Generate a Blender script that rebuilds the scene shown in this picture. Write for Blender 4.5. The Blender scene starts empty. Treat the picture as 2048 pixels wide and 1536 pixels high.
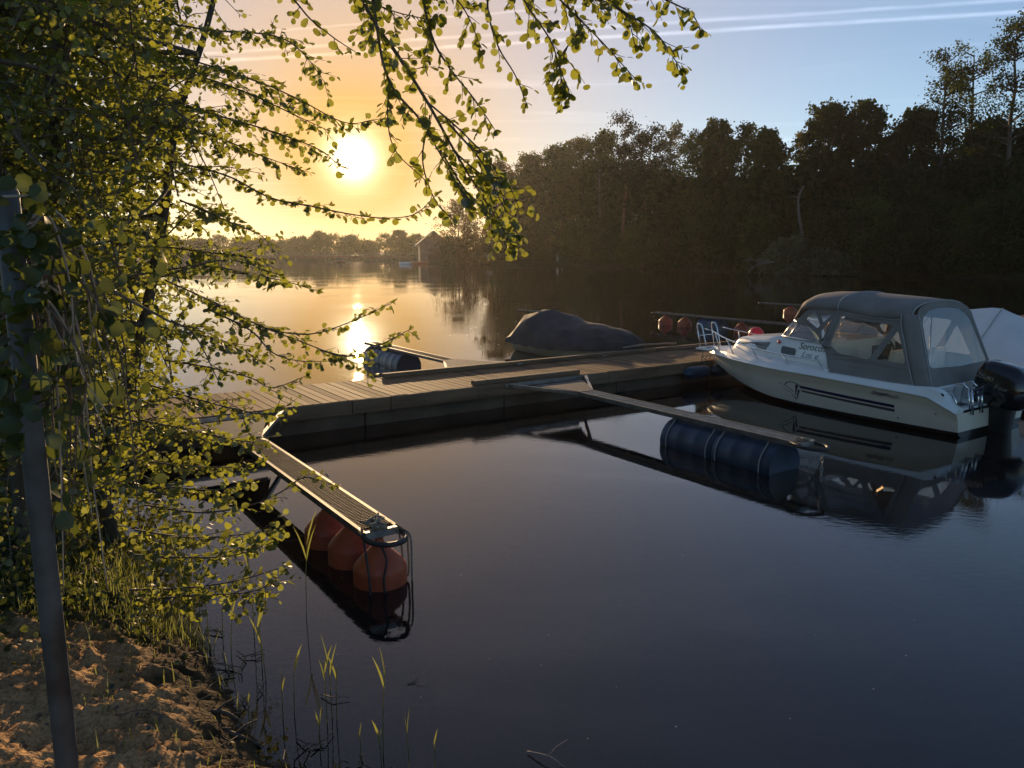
import bpy, math, random
import numpy as np
from mathutils import Vector, Matrix
from mathutils.geometry import tessellate_polygon
R = math.radians
scene = bpy.context.scene
col = scene.collection

# ------------------------------------------------------------------ camera
CAM_H, FOC, PITCH = 2.5, 1550.0, R(9.68)
cam_d = bpy.data.cameras.new('camera')
cam_d.sensor_fit = 'HORIZONTAL'; cam_d.sensor_width = 36.0
cam_d.lens = FOC / 2048 * 36.0
cam_d.clip_start = 0.05; cam_d.clip_end = 4000
cam = bpy.data.objects.new('camera', cam_d); col.objects.link(cam)
cam.location = (0, 0, CAM_H); cam.rotation_euler = (math.pi / 2 - PITCH, 0, 0)
scene.camera = cam
_c, _s = math.cos(PITCH), math.sin(PITCH)
def ray(px, py):
    a = (px - 1024) / FOC; u = (768 - py) / FOC
    return np.array([a, _c + u * _s, -_s + u * _c])
def at(px, py, z=0.0):                       # pixel -> point on the level z
    r = ray(px, py); return np.array([0, 0, CAM_H]) + r * ((z - CAM_H) / r[2])
def aty(px, py, Y):                          # pixel -> point at the distance Y
    r = ray(px, py); return np.array([0, 0, CAM_H]) + r * (Y / r[1])

# ------------------------------------------------------------------ sky, sun, exposure
SUN_EL, SUN_AZ = R(6.45), R(-11.24)          # azimuth from +Y towards +X
SUN = Vector((math.sin(SUN_AZ) * math.cos(SUN_EL), math.cos(SUN_AZ) * math.cos(SUN_EL), math.sin(SUN_EL)))
world = bpy.data.worlds.new('World'); scene.world = world; world.use_nodes = True
wn, wl = world.node_tree.nodes, world.node_tree.links
wn.clear()
def W(t, **k):
    n = wn.new(t)
    for a, v in k.items(): setattr(n, a, v)
    return n
def wmath(op, a, b=None, c=None, clamp=False):
    n = W('ShaderNodeMath', operation=op, use_clamp=clamp)
    for i, v in enumerate((a, b, c)):
        if v is None: continue
        if isinstance(v, (int, float)): n.inputs[i].default_value = v
        else: wl.new(v, n.inputs[i])
    return n.outputs[0]
sky = W('ShaderNodeTexSky', sky_type='NISHITA', sun_disc=False, sun_elevation=SUN_EL, sun_rotation=SUN_AZ,
        altitude=30, air_density=.8, dust_density=.05, ozone_density=2.2)
bg = W('ShaderNodeBackground'); SKY_STRENGTH = 0.148; bg.inputs[1].default_value = SKY_STRENGTH
tc = W('ShaderNodeTexCoord')
nrm = W('ShaderNodeVectorMath', operation='NORMALIZE'); wl.new(tc.outputs['Generated'], nrm.inputs[0])
dot = W('ShaderNodeVectorMath', operation='DOT_PRODUCT'); wl.new(nrm.outputs[0], dot.inputs[0]); dot.inputs[1].default_value = SUN
th = wmath('ARCCOSINE', wmath('MINIMUM', dot.outputs['Value'], 0.9999999))
def lobe(amp, width_deg): return wmath('MULTIPLY', wmath('EXPONENT', wmath('MULTIPLY', th, -1 / R(width_deg))), amp)
g1 = lobe(75.0, 0.6)                        # bright haze right round the sun
warm_f = wmath('MINIMUM', lobe(1.3, 14.5), 1.0)  # low sun colours the hazy sky around it
def col_scale(val, rgb):
    n = W('ShaderNodeVectorMath', operation='SCALE'); n.inputs[0].default_value = rgb; wl.new(val, n.inputs[3]); return n.outputs[0]
def vadd(a, b):
    n = W('ShaderNodeVectorMath', operation='ADD'); wl.new(a, n.inputs[0]); wl.new(b, n.inputs[1]); return n.outputs[0]
# thin cirrus and vapour trails lie on a plane far overhead: position = direction / height
sep = W('ShaderNodeSeparateXYZ'); wl.new(nrm.outputs[0], sep.inputs[0])
zc = wmath('MAXIMUM', sep.outputs[2], 0.02)
u_ = wmath('DIVIDE', sep.outputs[0], zc); v_ = wmath('DIVIDE', sep.outputs[1], zc)
uv = W('ShaderNodeCombineXYZ'); wl.new(u_, uv.inputs[0]); wl.new(v_, uv.inputs[1])
up = wmath('GREATER_THAN', sep.outputs[2], 0.02)
mapc = W('ShaderNodeMapping'); wl.new(uv.outputs[0], mapc.inputs[0])
mapc.inputs['Rotation'].default_value = (0, 0, R(28)); mapc.inputs['Scale'].default_value = (0.35, 1.5, 1)
nz = W('ShaderNodeTexNoise'); nz.inputs['Scale'].default_value = 1.3; nz.inputs['Detail'].default_value = 6; nz.inputs['Distortion'].default_value = 0.6
wl.new(mapc.outputs[0], nz.inputs['Vector'])
cir = W('ShaderNodeMapRange', interpolation_type='SMOOTHSTEP'); wl.new(nz.outputs['Fac'], cir.inputs[0])
cir.inputs[1].default_value = 0.5; cir.inputs[2].default_value = 0.8
cloud = wmath('MULTIPLY', cir.outputs[0], 0.25)
nz2 = W('ShaderNodeTexNoise'); nz2.inputs['Scale'].default_value = 5.0; nz2.inputs['Detail'].default_value = 5
wl.new(uv.outputs[0], nz2.inputs['Vector'])
def plane_uv(px, py): r = ray(px, py); return r[0] / r[2], r[1] / r[2]
for (p, q, wid, amp) in (((700, 88), (2000, 2), 0.032, .45), ((600, 112), (1990, 27), 0.036, .6), ((560, 60), (1100, 18), 0.02, .35)):
    (x0, y0), (x1, y1) = plane_uv(*p), plane_uv(*q)
    L = math.hypot(x1 - x0, y1 - y0); nx, ny = -(y1 - y0) / L, (x1 - x0) / L
    dist = wmath('ADD', wmath('ADD', wmath('MULTIPLY', u_, nx), wmath('MULTIPLY', v_, ny)), -(x0 * nx + y0 * ny))
    dist = wmath('ADD', dist, wmath('MULTIPLY', wmath('SUBTRACT', nz2.outputs['Fac'], .5), 0.035))
    m = W('ShaderNodeMapRange', interpolation_type='SMOOTHSTEP'); wl.new(wmath('ABSOLUTE', dist), m.inputs[0])
    m.inputs[1].default_value = wid * 1.6; m.inputs[2].default_value = 0.0; m.inputs[3].default_value = 0; m.inputs[4].default_value = 1
    cloud = wmath('ADD', cloud, wmath('MULTIPLY', wmath('MULTIPLY', m.outputs[0], amp), wmath('MULTIPLY', nz2.outputs['Fac'], 1.7)))
cloud = wmath('MULTIPLY', wmath('MINIMUM', cloud, 1.0), up)
wm = W('ShaderNodeMix', data_type='RGBA'); wl.new(warm_f, wm.inputs[0])
wb_ = W('ShaderNodeVectorMath', operation='MULTIPLY'); wl.new(sky.outputs[0], wb_.inputs[0]); wb_.inputs[1].default_value = (1.02, 1.0, 1.015)      # camera white balance
wl.new(wb_.outputs[0], wm.inputs[6]); wm.inputs[7].default_value = (5.0, 2.75, .80, 1)
total = vadd(wm.outputs[2], col_scale(g1, (1, .86, .55)))
lum = W('ShaderNodeVectorMath', operation='SCALE'); wl.new(total, lum.inputs[0]); lum.inputs[3].default_value = 1.35
addw = W('ShaderNodeVectorMath', operation='ADD'); wl.new(lum.outputs[0], addw.inputs[0]); addw.inputs[1].default_value = (1.3, 1.15, 1.05)
mix = W('ShaderNodeMix', data_type='RGBA'); wl.new(cloud, mix.inputs[0]); wl.new(total, mix.inputs[6]); wl.new(addw.outputs[0], mix.inputs[7])
wl.new(mix.outputs[2], bg.inputs[0])
wo = W('ShaderNodeOutputWorld'); wl.new(bg.outputs[0], wo.inputs[0])
sl = bpy.data.lights.new('sun', 'SUN'); sl.energy = 4.8; sl.angle = R(0.6); sl.color = (1.0, 0.67, 0.35)
so = bpy.data.objects.new('sun', sl); col.objects.link(so); so.location = (-20, 90, 30)
so.rotation_euler = SUN.to_track_quat('Z', 'Y').to_euler()
vs = scene.view_settings
vs.view_transform = 'Standard'; vs.look = 'None'; vs.gamma = 1; vs.use_curve_mapping = False; vs.exposure = 0.38
cy = scene.cycles
cy.use_denoising = True; cy.max_bounces = 8; cy.diffuse_bounces = 3; cy.glossy_bounces = 4; cy.transmission_bounces = 6
cy.transparent_max_bounces = 14; cy.volume_bounces = 0; cy.sample_clamp_indirect = 6; cy.caustics_reflective = False; cy.caustics_refractive = False

# ------------------------------------------------------------------ helpers
class MB:
    "collects shapes; build() links them as one mesh object"
    def __init__(s): s.v = []; s.f = []; s.mi = []; s.m = 0
    def add(s, vs, fs):
        o = len(s.v); s.v += [tuple(map(float, p)) for p in vs]; s.f += [tuple(i + o for i in f) for f in fs]; s.mi += [s.m] * len(fs); return s
    def box(s, x0, x1, y0, y1, z0, z1, b=0.0):
        if b <= 0:
            return s.add([(x, y, z) for z in (z0, z1) for y in (y0, y1) for x in (x0, x1)],
                         [(0, 2, 3, 1), (4, 5, 7, 6), (0, 1, 5, 4), (1, 3, 7, 5), (3, 2, 6, 7), (2, 0, 4, 6)])
        vs = []
        for z, i in ((z0, b), (z0 + b, 0), (z1 - b, 0), (z1, b)):
            vs += [(x0 + i, y0 + i, z), (x1 - i, y0 + i, z), (x1 - i, y1 - i, z), (x0 + i, y1 - i, z)]
        fs = [(3, 2, 1, 0), (12, 13, 14, 15)]
        for k in range(3):
            for j in range(4): fs.append((k * 4 + j, k * 4 + (j + 1) % 4, k * 4 + 4 + (j + 1) % 4, k * 4 + 4 + j))
        return s.add(vs, fs)
    def beam(s, p, q, w, h, upv=(0, 0, 1)):
        p, q = Vector(p), Vector(q); d = (q - p).normalized(); side = d.cross(Vector(upv)).normalized() * w / 2; u = side.cross(d).normalized() * h / 2
        vs = [e + a * side + b * u for e in (p, q) for a, b in ((-1, -1), (1, -1), (1, 1), (-1, 1))]
        return s.add(vs, [(3, 2, 1, 0), (4, 5, 6, 7)] + [(j, (j + 1) % 4, 4 + (j + 1) % 4, 4 + j) for j in range(4)])
    def tube(s, pts, r, n=8, cap=True):
        pts = [Vector(p) for p in pts]; k = len(pts)
        rs = [r] * k if isinstance(r, (int, float)) else list(r)
        vs = []; prev = None
        for i, p in enumerate(pts):
            d = (pts[min(i + 1, k - 1)] - pts[max(i - 1, 0)])
            d = d.normalized() if d.length > 1e-9 else Vector((0, 0, 1))
            if prev is None: a = d.orthogonal().normalized()
            else:
                a = prev - d * prev.dot(d); a = a.normalized() if a.length > 1e-6 else d.orthogonal().normalized()
            prev = a; b = d.cross(a)
            for j in range(n):
                t = 2 * math.pi * j / n; vs.append(p + (a * math.cos(t) + b * math.sin(t)) * rs[i])
        fs = [(i * n + j, i * n + (j + 1) % n, (i + 1) * n + (j + 1) % n, (i + 1) * n + j) for i in range(k - 1) for j in range(n)]
        if cap: fs += [tuple(reversed(range(n))), tuple(range((k - 1) * n, k * n))]
        return s.add(vs, fs)
    def lathe(s, prof, n=24, c=(0, 0, 0), axis='z', ang=None):
        vs = []
        for r, h in prof:
            for j in range(n):
                t = 2 * math.pi * j / n; x, y = r * math.cos(t), r * math.sin(t)
                p = (x, y, h) if axis == 'z' else ((h, x, y) if axis == 'x' else (x, h, y))
                vs.append((p[0] + c[0], p[1] + c[1], p[2] + c[2]))
        k = len(prof)
        fs = [(i * n + j, i * n + (j + 1) % n, (i + 1) * n + (j + 1) % n, (i + 1) * n + j) for i in range(k - 1) for j in range(n)]
        fs += [tuple(reversed(range(n))), tuple(range((k - 1) * n, k * n))]
        return s.add(vs, fs)
    def loft(s, secs, close=False, cap0=False, cap1=False):
        n = len(secs[0]); vs = [p for sec in secs for p in sec]; fs = []
        for i in range(len(secs) - 1):
            for j in range(n if close else n - 1): fs.append((i * n + j, i * n + (j + 1) % n, (i + 1) * n + (j + 1) % n, (i + 1) * n + j))
        if cap0: fs.append(tuple(reversed(range(n))))
        if cap1: fs.append(tuple(range((len(secs) - 1) * n, len(secs) * n)))
        return s.add(vs, fs)
    def poly(s, outer, holes, fn):
        "flat outline with holes, mapped to 3-D by fn(u, v)"
        loops = [[Vector((p[0], p[1], 0)) for p in l] for l in [outer] + list(holes)]
        tris = tessellate_polygon(loops); flat = [p for l in loops for p in l]
        return s.add([fn(p.x, p.y) for p in flat], [tuple(t) for t in tris])
    def build(s, name, mat, parent=None, smooth=False, solid=0.0, bevel=0.0, auto=None):
        me = bpy.data.meshes.new(name); me.from_pydata(s.v, [], s.f)
        for m in (mat if isinstance(mat, (list, tuple)) else [mat]): me.materials.append(m)
        if s.m: me.polygons.foreach_set('material_index', s.mi)
        if smooth: me.polygons.foreach_set('use_smooth', [True] * len(me.polygons))
        if auto: me.polygons.foreach_set('use_smooth', [True] * len(me.polygons)); me.set_sharp_from_angle(angle=R(auto))
        me.update()
        return link(name, me, parent, solid, bevel)
def link(name, me, parent=None, solid=0.0, bevel=0.0):
    o = bpy.data.objects.new(name, me); col.objects.link(o)
    if parent: o.parent = parent
    if solid: m = o.modifiers.new('thickness', 'SOLIDIFY'); m.thickness = solid; m.offset = 0
    if bevel: m = o.modifiers.new('bevel', 'BEVEL'); m.width = bevel; m.segments = 2; m.limit_method = 'ANGLE'
    return o
def tag(o, label=None, cat=None, group=None, kind=None):
    for k, v in (('label', label), ('category', cat), ('group', group), ('kind', kind)):
        if v: o[k] = v
    return o
def empty(name, loc, rz=0.0, label=None, cat=None, group=None):
    o = bpy.data.objects.new(name, None); col.objects.link(o); o.location = tuple(map(float, loc)); o.rotation_euler = (0, 0, rz)
    o.empty_display_size = .1
    return tag(o, label, cat, group)
def np_mesh(name, V, F, mat, parent=None, smooth=False, kind=None):
    "V (n,3), F (m,k) arrays"
    me = bpy.data.meshes.new(name); k = F.shape[1]
    me.vertices.add(len(V)); me.vertices.foreach_set('co', np.asarray(V, np.float32).ravel())
    me.loops.add(F.size); me.loops.foreach_set('vertex_index', F.astype(np.int32).ravel())
    me.polygons.add(len(F)); me.polygons.foreach_set('loop_start', np.arange(0, F.size, k, dtype=np.int32))
    if smooth: me.polygons.foreach_set('use_smooth', [True] * len(F))
    me.materials.append(mat); me.update(calc_edges=True)
    o = link(name, me, parent)
    return tag(o, kind=kind)
def catmull(pts, n=6):
    P = [np.array(p, float) for p in pts]; P = [2 * P[0] - P[1]] + P + [2 * P[-1] - P[-2]]; out = []
    for i in range(1, len(P) - 2):
        for t in np.linspace(0, 1, n, endpoint=False):
            a, b, c, d = P[i - 1:i + 3]
            out.append(.5 * ((2 * b) + (c - a) * t + (2 * a - 5 * b + 4 * c - d) * t * t + (3 * b - a - 3 * c + d) * t ** 3))
    out.append(P[-2]); return out
def interp(x, xs, ys): return float(np.interp(x, xs, ys))

# ------------------------------------------------------------------ materials
M = {}
def nodes_of(name):
    m = bpy.data.materials.new(name); m.use_nodes = True; nt = m.node_tree; nt.nodes.clear(); M[name] = m
    return m, nt
def mat(name, c1, c2=None, scale=4.0, rough=.6, metal=0.0, bump=0.0, bscale=None, coord='Object', detail=5, spec=.5, stretch=None, lo=.35, hi=.65, coat=0.0, rvar=0.0):
    m, nt = nodes_of(name); N, L = nt.nodes, nt.links
    b = N.new('ShaderNodeBsdfPrincipled'); out = N.new('ShaderNodeOutputMaterial'); L.new(b.outputs[0], out.inputs[0])
    b.inputs['Roughness'].default_value = rough; b.inputs['Metallic'].default_value = metal; b.inputs['Specular IOR Level'].default_value = spec
    b.inputs['Coat Weight'].default_value = coat
    b.inputs['Base Color'].default_value = (*c1, 1)
    if c2 is None and not bump: return m
    t = N.new('ShaderNodeTexCoord'); vec = t.outputs[coord]
    if stretch:
        mp = N.new('ShaderNodeMapping'); mp.inputs['Scale'].default_value = stretch; L.new(vec, mp.inputs[0]); vec = mp.outputs[0]
    if c2 is not None:
        nz = N.new('ShaderNodeTexNoise'); nz.inputs['Scale'].default_value = scale; nz.inputs['Detail'].default_value = detail; L.new(vec, nz.inputs['Vector'])
        rp = N.new('ShaderNodeValToRGB'); rp.color_ramp.elements[0].position = lo; rp.color_ramp.elements[1].position = hi
        rp.color_ramp.elements[0].color = (*c1, 1); rp.color_ramp.elements[1].color = (*c2, 1)
        L.new(nz.outputs['Fac'], rp.inputs[0]); L.new(rp.outputs[0], b.inputs['Base Color'])
        if rvar:
            mr = N.new('ShaderNodeMapRange'); mr.inputs[3].default_value = rough - rvar; mr.inputs[4].default_value = rough + rvar
            L.new(nz.outputs['Fac'], mr.inputs[0]); L.new(mr.outputs[0], b.inputs['Roughness'])
    if bump:
        nb = N.new('ShaderNodeTexNoise'); nb.inputs['Scale'].default_value = bscale or scale * 3; nb.inputs['Detail'].default_value = 6; L.new(vec, nb.inputs['Vector'])
        bp = N.new('ShaderNodeBump'); bp.inputs['Strength'].default_value = 1; bp.inputs['Distance'].default_value = bump
        L.new(nb.outputs['Fac'], bp.inputs['Height']); L.new(bp.outputs[0], b.inputs['Normal'])
    return m
def leaf_mat(name, ca, cb, trans, tcol, gloss=.10, scale=6.0, rough=.45):
    "thin leaf: diffuse + translucent + a little gloss, tint varies from leaf to leaf"
    m, nt = nodes_of(name); N, L = nt.nodes, nt.links
    g = N.new('ShaderNodeNewGeometry'); nz = N.new('ShaderNodeTexNoise'); nz.inputs['Scale'].default_value = scale; nz.inputs['Detail'].default_value = 2
    L.new(g.outputs['Position'], nz.inputs['Vector'])
    rp = N.new('ShaderNodeValToRGB'); rp.color_ramp.elements[0].position = .3; rp.color_ramp.elements[1].position = .7
    rp.color_ramp.elements[0].color = (*ca, 1); rp.color_ramp.elements[1].color = (*cb, 1); L.new(nz.outputs['Fac'], rp.inputs[0])
    d = N.new('ShaderNodeBsdfDiffuse'); L.new(rp.outputs[0], d.inputs[0])
    tr = N.new('ShaderNodeBsdfTranslucent')
    mc = N.new('ShaderNodeMix'); mc.data_type = 'RGBA'; mc.inputs[0].default_value = .65; L.new(rp.outputs[0], mc.inputs[6]); mc.inputs[7].default_value = (*tcol, 1)
    L.new(mc.outputs[2], tr.inputs[0])
    m1 = N.new('ShaderNodeMixShader'); m1.inputs[0].default_value = trans; L.new(d.outputs[0], m1.inputs[1]); L.new(tr.outputs[0], m1.inputs[2])
    gl = N.new('ShaderNodeBsdfGlossy'); gl.inputs['Roughness'].default_value = rough; gl.inputs[0].default_value = (1, 1, 1, 1)
    m2 = N.new('ShaderNodeMixShader'); m2.inputs[0].default_value = gloss * .6; L.new(m1.outputs[0], m2.inputs[1]); L.new(gl.outputs[0], m2.inputs[2])
    o = N.new('ShaderNodeOutputMaterial'); L.new(m2.outputs[0], o.inputs[0])
    return m
def clear_mat(name, tint, gloss=.12, rough=.06, haze=0.0, wavy=0.0):
    m, nt = nodes_of(name); N, L = nt.nodes, nt.links
    t = N.new('ShaderNodeBsdfTransparent'); t.inputs[0].default_value = (*tint, 1)
    g = N.new('ShaderNodeBsdfGlossy'); g.inputs['Roughness'].default_value = rough
    fr = N.new('ShaderNodeFresnel'); fr.inputs[0].default_value = 1.45
    mx = N.new('ShaderNodeMath'); mx.operation = 'MULTIPLY_ADD'; mx.inputs[1].default_value = .28; mx.inputs[2].default_value = gloss * .3; L.new(fr.outputs[0], mx.inputs[0])
    if wavy:
        tcn = N.new('ShaderNodeTexCoord'); nz = N.new('ShaderNodeTexNoise'); nz.inputs['Scale'].default_value = 5; mp = N.new('ShaderNodeMapping'); mp.inputs['Scale'].default_value = (2.2, 2.2, .5)
        L.new(tcn.outputs['Object'], mp.inputs[0]); L.new(mp.outputs[0], nz.inputs['Vector'])
        bp = N.new('ShaderNodeBump'); bp.inputs['Distance'].default_value = wavy; L.new(nz.outputs['Fac'], bp.inputs['Height']); L.new(bp.outputs[0], g.inputs['Normal'])
    base = t.outputs[0]
    if haze:
        df = N.new('ShaderNodeBsdfTranslucent'); df.inputs[0].default_value = (.8, .8, .78, 1); m0 = N.new('ShaderNodeMixShader'); m0.inputs[0].default_value = haze
        L.new(t.outputs[0], m0.inputs[1]); L.new(df.outputs[0], m0.inputs[2]); base = m0.outputs[0]
    ms = N.new('ShaderNodeMixShader'); L.new(mx.outputs[0], ms.inputs[0]); L.new(base, ms.inputs[1]); L.new(g.outputs[0], ms.inputs[2])
    o = N.new('ShaderNodeOutputMaterial'); L.new(ms.outputs[0], o.inputs[0]); return m

# ------------------------------------------------------------------ numpy noise
_TAB = {}
def vnoise(x, y, seed=0):
    if seed not in _TAB: _TAB[seed] = np.random.RandomState(seed).rand(256, 256)
    T = _TAB[seed]
    xi = np.floor(x).astype(int); yi = np.floor(y).astype(int); fx = x - xi; fy = y - yi
    fx = fx * fx * (3 - 2 * fx); fy = fy * fy * (3 - 2 * fy)
    g = lambda a, b: T[a & 255, b & 255]
    return (g(xi, yi) * (1 - fx) + g(xi + 1, yi) * fx) * (1 - fy) + (g(xi, yi + 1) * (1 - fx) + g(xi + 1, yi + 1) * fx) * fy
def fbm(x, y, seed=0, o=4, gain=.5):
    a, t = 1.0, 0
    for k in range(o): t = t + a * (vnoise(x * 2 ** k, y * 2 ** k, seed + k) - .5); a *= gain
    return t

# ------------------------------------------------------------------ ground and water
LAKE = np.array([(40, -2), (12, .5), (3, 2.6), (.5, 3.1), (-.6, 3.25), (-1.22, 3.55), (-1.62, 4.1), (-2.15, 4.75), (-2.9, 5.6), (-4.6, 8.0), (-7.2, 11), (-14, 15.5),
                 (-30, 24), (-55, 60), (-75, 120), (-92, 200), (-90, 238), (-40, 242), (-21, 236), (-21.5, 172), (-17, 166), (-10, 160), (-2.5, 155), (11, 145), (20, 116),
                 (27, 96), (29.5, 90), (32.5, 83), (40, 77), (47, 71), (65, 60), (80, 30), (70, 0)], float)
def shore_dist(X, Y):
    "distance to the shoreline, positive on land"
    P = np.stack([X.ravel(), Y.ravel()], 1); best = np.full(len(P), 1e9); inside = np.zeros(len(P), bool)
    n = len(LAKE)
    for i in range(n):
        a, b = LAKE[i], LAKE[(i + 1) % n]; ab = b - a; t = np.clip(((P - a) @ ab) / (ab @ ab), 0, 1)
        best = np.minimum(best, np.hypot(*(P - a - t[:, None] * ab).T))
        c = ((a[1] > P[:, 1]) != (b[1] > P[:, 1])); xin = (b[0] - a[0]) * (P[:, 1] - a[1]) / ((b[1] - a[1]) or 1e-9) + a[0]
        inside ^= c & (P[:, 0] < xin)
    return np.where(inside, -best, best).reshape(X.shape)
def ground_z(X, Y, fine=True):
    X = np.asarray(X, float); Y = np.asarray(Y, float)
    d = shore_dist(X, Y) + .10 * fbm(X * 1.7, Y * 1.7, 7) * np.clip(14 - np.hypot(X, Y), 0, 1)
    near = np.hypot(X, Y - 2) < 30
    zl = np.interp(d, [0, .35, 1.0, 2.4, 4, 12, 60, 300], [0, .16, .36, .78, .92, 1.2, 1.8, 2.5])
    zw = np.interp(d, [-30, -8, -3, -1.2, -.4, 0], [-2.6, -2.0, -1.2, -.42, -.13, 0])
    z = np.where(d > 0, zl, zw)
    if fine:
        land = np.clip(d / .5 + .25, .12, 1) * np.where(near, 1, 0)
        lump = np.abs(fbm(X * 9, Y * 9, 31, 4, .6)) * .10 + fbm(X * 2.2, Y * 2.2, 11, 3) * .10 + np.abs(fbm(X * 14, Y * 14, 51, 2)) * .055
        z = z + land * (lump - .03)
        z = z + np.where(near, 0, fbm(X * .15, Y * .15, 5, 4) * .8 * np.clip(d / 6, 0, 1))
    return z
def axis(parts):
    out = []
    for a, b, st in parts: out += list(np.arange(a, b, st))
    return np.array(sorted(set(np.round(out, 4))))
gx = axis([(-900, -140, 60), (-140, -20, 4), (-20, -4, .8), (-4, -.2, .028), (-.2, 3, .2), (3, 24, 2), (24, 150, 3), (150, 901, 60)])
gy = axis([(-300, -20, 40), (-20, 0, 3), (0, 1.8, .2), (1.8, 5.4, .028), (5.4, 9, .15), (9, 40, 1.5), (40, 70, 3), (70, 260, 2.6), (260, 900, 50)])
X, Y = np.meshgrid(gx, gy); Z = ground_z(X, Y)
V = np.stack([X, Y, Z], -1).reshape(-1, 3); nx_, ny_ = len(gx), len(gy)
I = (np.arange(ny_ - 1)[:, None] * nx_ + np.arange(nx_ - 1)[None, :]).ravel()
F = np.stack([I, I + 1, I + nx_ + 1, I + nx_], 1)
def ground_mat():
    m, nt = nodes_of('ground'); N, L = nt.nodes, nt.links
    b = N.new('ShaderNodeBsdfPrincipled'); b.inputs['Roughness'].default_value = .95; b.inputs['Specular IOR Level'].default_value = .15
    g = N.new('ShaderNodeNewGeometry'); sp = N.new('ShaderNodeSeparateXYZ'); L.new(g.outputs['Position'], sp.inputs[0])
    def noise(sc, det=6):
        n = N.new('ShaderNodeTexNoise'); n.inputs['Scale'].default_value = sc; n.inputs['Detail'].default_value = det; L.new(g.outputs['Position'], n.inputs['Vector']); return n.outputs['Fac']
    def ramp(f, a, ca, b_, cb):
        r = N.new('ShaderNodeValToRGB'); e = r.color_ramp.elements; e[0].position, e[1].position = a, b_; e[0].color, e[1].color = (*ca, 1), (*cb, 1); L.new(f, r.inputs[0]); return r.outputs[0]
    def mx(f, a, c):
        n = N.new('ShaderNodeMix'); n.data_type = 'RGBA'; L.new(f, n.inputs[0]); L.new(a, n.inputs[6]); L.new(c, n.inputs[7]); return n.outputs[2]
    def rng(v, a, b_):
        n = N.new('ShaderNodeMapRange'); n.interpolation_type = 'SMOOTHSTEP'; n.inputs[1].default_value = a; n.inputs[2].default_value = b_; L.new(v, n.inputs[0]); return n.outputs[0]
    sand = ramp(noise(3.5), .3, (.38, .22, .105), .7, (.56, .35, .18))
    grit = ramp(noise(60, 3), .35, (.17, .11, .06), .55, (1, 1, 1))
    mul = N.new('ShaderNodeMix'); mul.data_type = 'RGBA'; mul.blend_type = 'MULTIPLY'; mul.inputs[0].default_value = .45; L.new(sand, mul.inputs[6]); L.new(grit, mul.inputs[7])
    mud = ramp(noise(5), .3, (.035, .024, .014), .7, (.085, .058, .032))
    soil = ramp(noise(1.2), .35, (.030, .034, .014), .7, (.07, .065, .03))
    ad = N.new('ShaderNodeMath'); ad.operation = 'MULTIPLY_ADD'; ad.inputs[1].default_value = .22; L.new(noise(4), ad.inputs[0]); L.new(sp.outputs[2], ad.inputs[2])
    c = mx(rng(ad.outputs[0], .19, .36), mud, mul.outputs[2])                     # wet mud up to dry sand
    far = N.new('ShaderNodeVectorMath'); far.operation = 'DISTANCE'; L.new(g.outputs['Position'], far.inputs[0]); far.inputs[1].default_value = (-.6, 1.2, .6)
    ad2 = N.new('ShaderNodeMath'); ad2.operation = 'MULTIPLY_ADD'; ad2.inputs[1].default_value = 1.6; L.new(noise(2.2), ad2.inputs[0]); L.new(far.outputs['Value'], ad2.inputs[2])
    shore = mx(rng(sp.outputs[2], -.15, .12), mud, soil)
    c = mx(rng(ad2.outputs[0], 4.3, 5.0), c, shore)                                # the trodden sand ends, leaf litter beyond
    L.new(c, b.inputs['Base Color'])
    bp = N.new('ShaderNodeBump'); bp.inputs['Distance'].default_value = .03; L.new(noise(34), bp.inputs['Height']); L.new(bp.outputs[0], b.inputs['Normal'])
    o = N.new('ShaderNodeOutputMaterial'); L.new(b.outputs[0], o.inputs[0]); return m
ground = np_mesh('ground', V, F, ground_mat(), smooth=True, kind='structure')
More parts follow.
